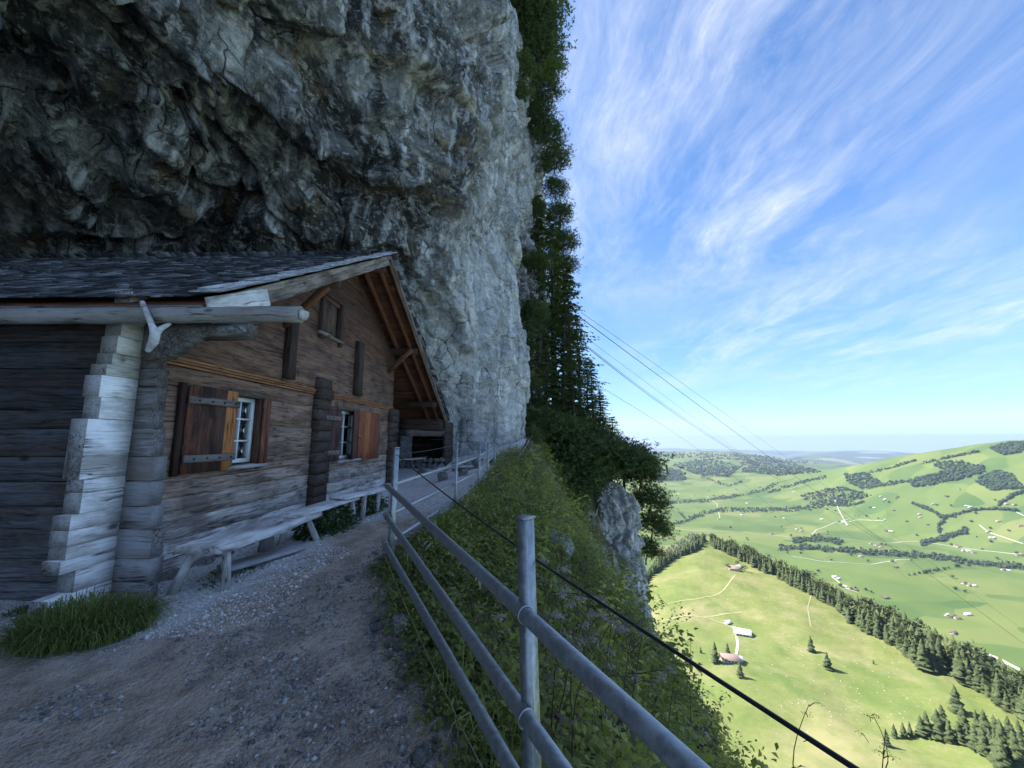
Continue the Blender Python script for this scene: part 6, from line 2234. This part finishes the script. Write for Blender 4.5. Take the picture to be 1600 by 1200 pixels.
STRIPS = [([(1039, 786), (1095, 783), (1141, 777), (1192, 767), (1216, 755)], 6, 420), ([(1077, 812), (1100, 803), (1124, 797), (1217, 797), (1268, 794)], 9, 520), ([(1217, 857), (1260, 856), (1315, 861), (1387, 866), (1447, 869), (1520, 880), (1600, 888)], 9, 800),
          ([(1239, 846), (1280, 842), (1315, 848)], 11, 260), ([(1440, 850), (1470, 843), (1511, 830)], 9, 300), ([(1426, 787), (1452, 797), (1477, 811), (1466, 822), (1468, 834)], 4, 200), ([(1477, 809), (1523, 797), (1560, 796), (1591, 799)], 3, 170),
          ([(1095, 745), (1140, 760), (1160, 752)], 4, 120), ([(1200, 770), (1260, 752), (1290, 745)], 5, 220), ([(1345, 764), (1420, 752), (1470, 742)], 6, 220), ([(1300, 790), (1330, 790), (1350, 785)], 5, 140), ([(1060, 800), (1075, 815), (1050, 820)], 3, 60),
          ([(1560, 790), (1580, 776), (1600, 768)], 4, 120), ([(1440, 725), (1480, 716), (1530, 706)], 3, 130), ([(1330, 744), (1380, 735), (1430, 720)], 3, 120), ([(1420, 900), (1500, 885)], 2, 30)]
bag = Bag()
for line, th, n in STRIPS:
    scatter_px(strip_pts(line, th, int(n * 1.25)), 7, 20, bag, 1.05, kind='mix')
bag.build('valley_hedgerows', M['far_wood'], kind='stuff', label='dark bands of trees along the streams of the valley', cat='woods')
POLYS = [([(1251, 775), (1285, 766), (1315, 762), (1340, 768), (1362, 775), (1324, 787), (1290, 792), (1273, 796)], 500), ([(1319, 741), (1358, 741), (1383, 760), (1345, 764), (1325, 755)], 420), ([(1417, 753), (1450, 744), (1485, 736), (1536, 727), (1538, 740), (1490, 752), (1430, 763)], 800),
         ([(1523, 753), (1545, 740), (1566, 736), (1583, 745), (1598, 764), (1549, 767)], 700), ([(1545, 702), (1570, 694), (1600, 690), (1600, 706), (1570, 712)], 420), ([(1450, 724), (1500, 720), (1540, 735), (1480, 740)], 260)]
bag = Bag()
for P, n in POLYS:
    us, vs_ = [a for a, _ in P], [b for _, b in P]
    pts = [(u, v) for u, v in zip(r.uniform(min(us), max(us), n * 2), r.uniform(min(vs_), max(vs_), n * 2)) if in_poly(u, v, P)]
    scatter_px(pts[:n], 10, 24, bag, 1.15)
bag.build('hillside_woods', M['far_wood'], kind='stuff', label='dark woods on the long hill to the right', cat='woods')
POLYS = [([(1050, 728), (1080, 719), (1111, 717), (1158, 730), (1140, 745), (1098, 745)], 700), ([(1158, 722), (1200, 717), (1243, 726), (1285, 738), (1217, 744), (1160, 738)], 800), ([(1010, 740), (1040, 733), (1064, 735), (1072, 751), (1022, 752)], 400),
         ([(985, 709), (1040, 707), (1132, 710), (1234, 713), (1302, 726), (1217, 723), (1100, 716), (1040, 717)], 900)]
bag = Bag()
for P, n in POLYS:
    us, vs_ = [a for a, _ in P], [b for _, b in P]
    pts = [(u, v) for u, v in zip(r.uniform(min(us), max(us), n * 2), r.uniform(min(vs_), max(vs_), n * 2)) if in_poly(u, v, P)]
    scatter_px(pts[:n], 18, 36, bag, 1.4)
bag.build('distant_woods', M['far_wood'], kind='stuff', label='blue green forests on the distant hills', cat='woods')
# lone field trees
for k in range(90):
    u, v = r.uniform(1045, 1595), r.uniform(752, 930)
    p = to_land(u, v)
    if p is None or math.hypot(p[0], p[1]) < 1500:
        continue
    H = r.uniform(9, 17)
    o = bpy.data.objects.new('field_tree', fr_me[k % 3])
    place(o, Matrix.Translation(p) @ Matrix.Diagonal((H * 1.1, H * 1.1, H, 1)))
    tag(o, 'lone round tree in the green fields of the valley', 'tree', 'field trees in the valley')


# farmhouses
def house_meshes(roof_mat, wall_mat):
    V = np.array([[-.5, -.5, 0], [.5, -.5, 0], [.5, .5, 0], [-.5, .5, 0], [-.5, -.5, .5], [.5, -.5, .5], [.5, .5, .5], [-.5, .5, .5], [-.5, 0, .86], [.5, 0, .86]], float)
    wl = mesh_np('wall', V, [np.array([[0, 1, 5, 4], [2, 3, 7, 6]]), np.array([[1, 2, 6, 9, 5], [3, 0, 4, 8, 7]])], wall_mat)
    a = np.array([[-.58, -.64, .42], [.58, -.64, .42], [.58, 0, .90], [-.58, 0, .90], [.58, .64, .42], [-.58, .64, .42]], float)
    R = np.concatenate([a, a - [0, 0, .05]])
    rf = mesh_np('roof', R, np.array([[0, 1, 2, 3], [3, 2, 4, 5], [7, 6, 9, 8], [8, 9, 11, 10], [0, 6, 7, 1], [1, 7, 8, 2], [2, 8, 10, 4], [4, 10, 11, 5], [5, 11, 9, 3], [3, 9, 6, 0]]), roof_mat)
    wn = mesh_np('window', box_v(-.06, .06, -.505, -.495, .14, .30), BOXF, M['house_glass'])
    return wl, rf, wn


HM = [house_meshes(M['roof_red'], M['house_wall']), house_meshes(M['roof_brown'], M['barn_wall']), house_meshes(M['roof_grey'], M['house_wall']), house_meshes(M['roof_brown'], M['house_wall'])]


def house(p, L, Wd, H, rz, kind, label, group=None, windows=True, name='farmhouse'):
    e = empty(name, (p[0], p[1], p[2] - .6), label, 'house', group)
    Mx = Matrix.Translation((p[0], p[1], p[2] - .6)) @ Matrix.Rotation(rz, 4, 'Z') @ Matrix.Diagonal((L, Wd, H, 1))
    wl, rf, wn = HM[kind]
    place(bpy.data.objects.new('wall', wl), Mx, e)
    place(bpy.data.objects.new('roof', rf), Mx, e)
    if windows:
        for t in (-.3, -.1, .1, .3):
            place(bpy.data.objects.new('window', wn), Mx @ Matrix.Translation((t, 0, 0)), e)
            place(bpy.data.objects.new('window', wn), Mx @ Matrix.Translation((t, 1.0, 0)), e)
    return e


NEAR = [(1160, 991, 14, 9, 7, rad(-25), 2, 'pale roofed barn in the middle of the pasture'), (1137, 974, 6, 5, 4.5, rad(20), 2, 'small pale shed just above the pasture barn'),
        (1140, 1032, 13, 8, 7, rad(-10), 0, 'lower alpine farmhouse with reddish roof below the pasture barn'), (1130, 1028, 8, 6, 5, rad(35), 3, 'small outbuilding left beside the lower alpine farmhouse'), (1153, 1031, 7, 5, 5, rad(-30), 2, 'small pale shed right beside the lower alpine farmhouse'),
        (1146, 890, 13, 9, 7, rad(-15), 0, 'upper farmstead on top of the green hill between round trees'), (1153, 888, 8, 7, 6, rad(30), 2, 'pale shed beside the upper farmstead')]
for u, v, L, Wd, H, rz, k, lab in NEAR:
    house(to_land(u, v), L, Wd, H, rz, k, lab, None, True, 'alpine_barn')
FARMS = [(1187, 762), (1167, 787), (1225, 810), (1159, 805), (1244, 828), (1252, 830), (1123, 812), (1101, 836), (1060, 772), (1084, 775), (1133, 770), (1284, 812), (1292, 835), (1225, 743), (1360, 793), (1366, 794), (1397, 798), (1311, 815), (1317, 816), (1324, 821), (1382, 813), (1417, 815),
         (1386, 830), (1392, 831), (1371, 853), (1376, 855), (1345, 870), (1422, 875), (1437, 804), (1438, 809), (1457, 788), (1464, 789), (1480, 776), (1510, 791), (1516, 793), (1499, 765), (1573, 788), (1585, 789), (1487, 805), (1492, 808), (1544, 831), (1548, 841), (1553, 841), (1493, 853), (1498, 855),
         (1506, 861), (1513, 862), (1521, 864), (1594, 867), (1588, 866), (1594, 822), (1377, 776), (1383, 781), (1403, 777), (1304, 902), (1310, 905), (1320, 917), (1328, 920), (1338, 923), (1384, 935), (1400, 887), (1514, 915), (1506, 912), (1522, 916), (1480, 962), (1487, 964), (1496, 967), (1512, 961), (1490, 990), (1568, 891), (1576, 892),
         (1464, 891), (1512, 884), (1592, 868), (1360, 850), (1368, 852), (1240, 770), (1205, 786), (1310, 760), (1050, 760), (1070, 752), (1090, 765), (1040, 772), (1110, 750), (1150, 765), (1265, 845), (1205, 835), (1430, 862), (1560, 815), (1450, 820), (1340, 806)]
for k, (u, v) in enumerate(FARMS):
    p = to_land(u, v)
    if p is None:
        continue
    big = r.uniform(.85, 1.25)
    house(p, 16 * big, 10 * big, 9.5 * big, r.uniform(-.6, .6), int(r.choice([0, 1, 2, 2, 3])), 'small pale farmhouse scattered among the green fields of the valley', 'farmhouses in the valley', False)


# roads and tracks, laid just above the ground
def track(name, px, wid, mat, lift):
    pts = [to_land(u, v) for u, v in px]
    pts = [p for p in pts if p is not None]
    P = np.array(pts)
    seg = np.hypot(*np.diff(P[:, :2], axis=0).T)
    cum = np.concatenate([[0], np.cumsum(seg)])
    s = np.linspace(0, cum[-1], max(24, int(cum[-1] / 14)))
    x, y = np.interp(s, cum, P[:, 0]), np.interp(s, cum, P[:, 1])
    k = max(1, len(s) // 24)
    x, y = smooth_rows(x[:, None], k)[:, 0], smooth_rows(y[:, None], k)[:, 0]
    tx, ty = np.gradient(x), np.gradient(y)
    h = np.hypot(tx, ty) + 1e-9
    nx, ny = -ty / h, tx / h
    cols = []
    for o in (-.5, 0, .5):
        X, Y = x + nx * wid * o, y + ny * wid * o
        cols.append(np.column_stack([X, Y, terrain_z(X, Y) + lift]))
    V = np.stack(cols, 1).reshape(-1, 3)
    obj_np(name, V, grid_faces(len(s), 3), mat, kind='structure')


for px in ([(1042, 826), (1080, 829), (1152, 831), (1236, 839)], [(1268, 835), (1275, 828), (1304, 816), (1330, 810)], [(1236, 869), (1280, 877), (1360, 882), (1400, 875), (1424, 874)], [(1376, 849), (1410, 846), (1440, 846)], [(1300, 901), (1325, 921), (1342, 926)],
           [(1236, 839), (1320, 842), (1376, 849)], [(1310, 818), (1340, 812), (1382, 813)], [(1530, 820), (1545, 832), (1600, 850)], [(1440, 846), (1500, 856), (1600, 868)], [(1300, 770), (1312, 800), (1324, 821)], [(1104, 775), (1120, 787), (1125, 810)], [(1578, 795), (1600, 806)]):
    track('country_road', px, 4.5, M['road'], .8)
track('country_road', [(1500, 1006), (1530, 1018), (1560, 1029), (1600, 1050)], 14, M['road'], .8)
for px in ([(1040, 944), (1085, 937), (1120, 930), (1136, 916), (1150, 898)], [(1032, 972), (1072, 962), (1100, 964), (1140, 978), (1152, 986)], [(1100, 964), (1160, 956)]):
    track('cow_track', px, 1.8, M['dirt_track'], .25)
track('cow_track', [(1150, 994), (1153, 1004), (1150, 1024)], 2.2, M['road'], .25)
track('cow_track', [(1268, 930), (1262, 950), (1267, 980)], 1.2, M['dirt_track'], .25)

# pasture boulders
rb = Bag()
for k in range(900):
    u, v = r.uniform(1040, 1560), r.uniform(880, 1150)
    if r.random() > (.9 if (1200 < u < 1420 and 920 < v < 1130) else .2):
        continue
    p = to_land(u, v)
    if p is None or math.hypot(p[0], p[1]) > 800:
        continue
    s = r.uniform(.12, .5)
    V, F = stone_mesh(2000 + k % 6, 1)
    rb.add(V * s * np.array([1, 1.2, .6]) + p, F, r.uniform(.45, .85))
rb.build('pasture_stones', M['pebble'], kind='stuff', label='pale stones scattered over the sunny pasture', cat='stones')

# ------------------------------------------------------------------ cableway ropes
CAB = [((905, 585), 120, (1192, 781), 800, (1310, 880), 1250, .07, 'lowest and thinnest cableway rope crossing the valley'), ((914, 540), 120, (1075, 660), 420, (1430, 877), 1400, .13, 'lower of the two heavy cableway ropes'), ((912, 536), 124, (1078, 659), 424, (1436, 876), 1404, .09, 'thin rope running close beside the lower heavy rope'),
       ((905, 495), 120, (1128, 660), 420, (1600, 1006), 1500, .13, 'upper of the two heavy cableway ropes'), ((908, 488), 125, (1155, 662), 430, (1600, 985), 1500, .07, 'faint uppermost cableway rope'), ((912, 525), 122, (1110, 672), 430, (1420, 905), 1300, .055, 'faint rope between the two heavy cableway ropes')]
for a, ra_, b, rb_, c, rc_, rad_, lab in CAB:
    pts = []
    for (u, v), R_ in ((a, ra_), (b, rb_), (c, rc_)):
        d = ray(u, v)
        pts.append(EYE + d / np.linalg.norm(d) * R_)
    p0, p1, p2 = pts
    t = np.linspace(0, 1, 60)
    # a gently hanging rope through the three points
    L1 = np.linalg.norm(p1 - p0) / (np.linalg.norm(p1 - p0) + np.linalg.norm(p2 - p1))
    q = np.stack([(1 - t) * (L1 - t) / L1, t * (1 - t) / (L1 * (1 - L1)), t * (t - L1) / (1 - L1)], 1)
    V, F = tube_path(q @ np.stack(pts), rad_ * np.linspace(1.0, 2.4, 60), 5)
    obj_np('cableway_rope', V, F, M['cable'], smooth=True, label=lab, cat='cable', group='cableway ropes')
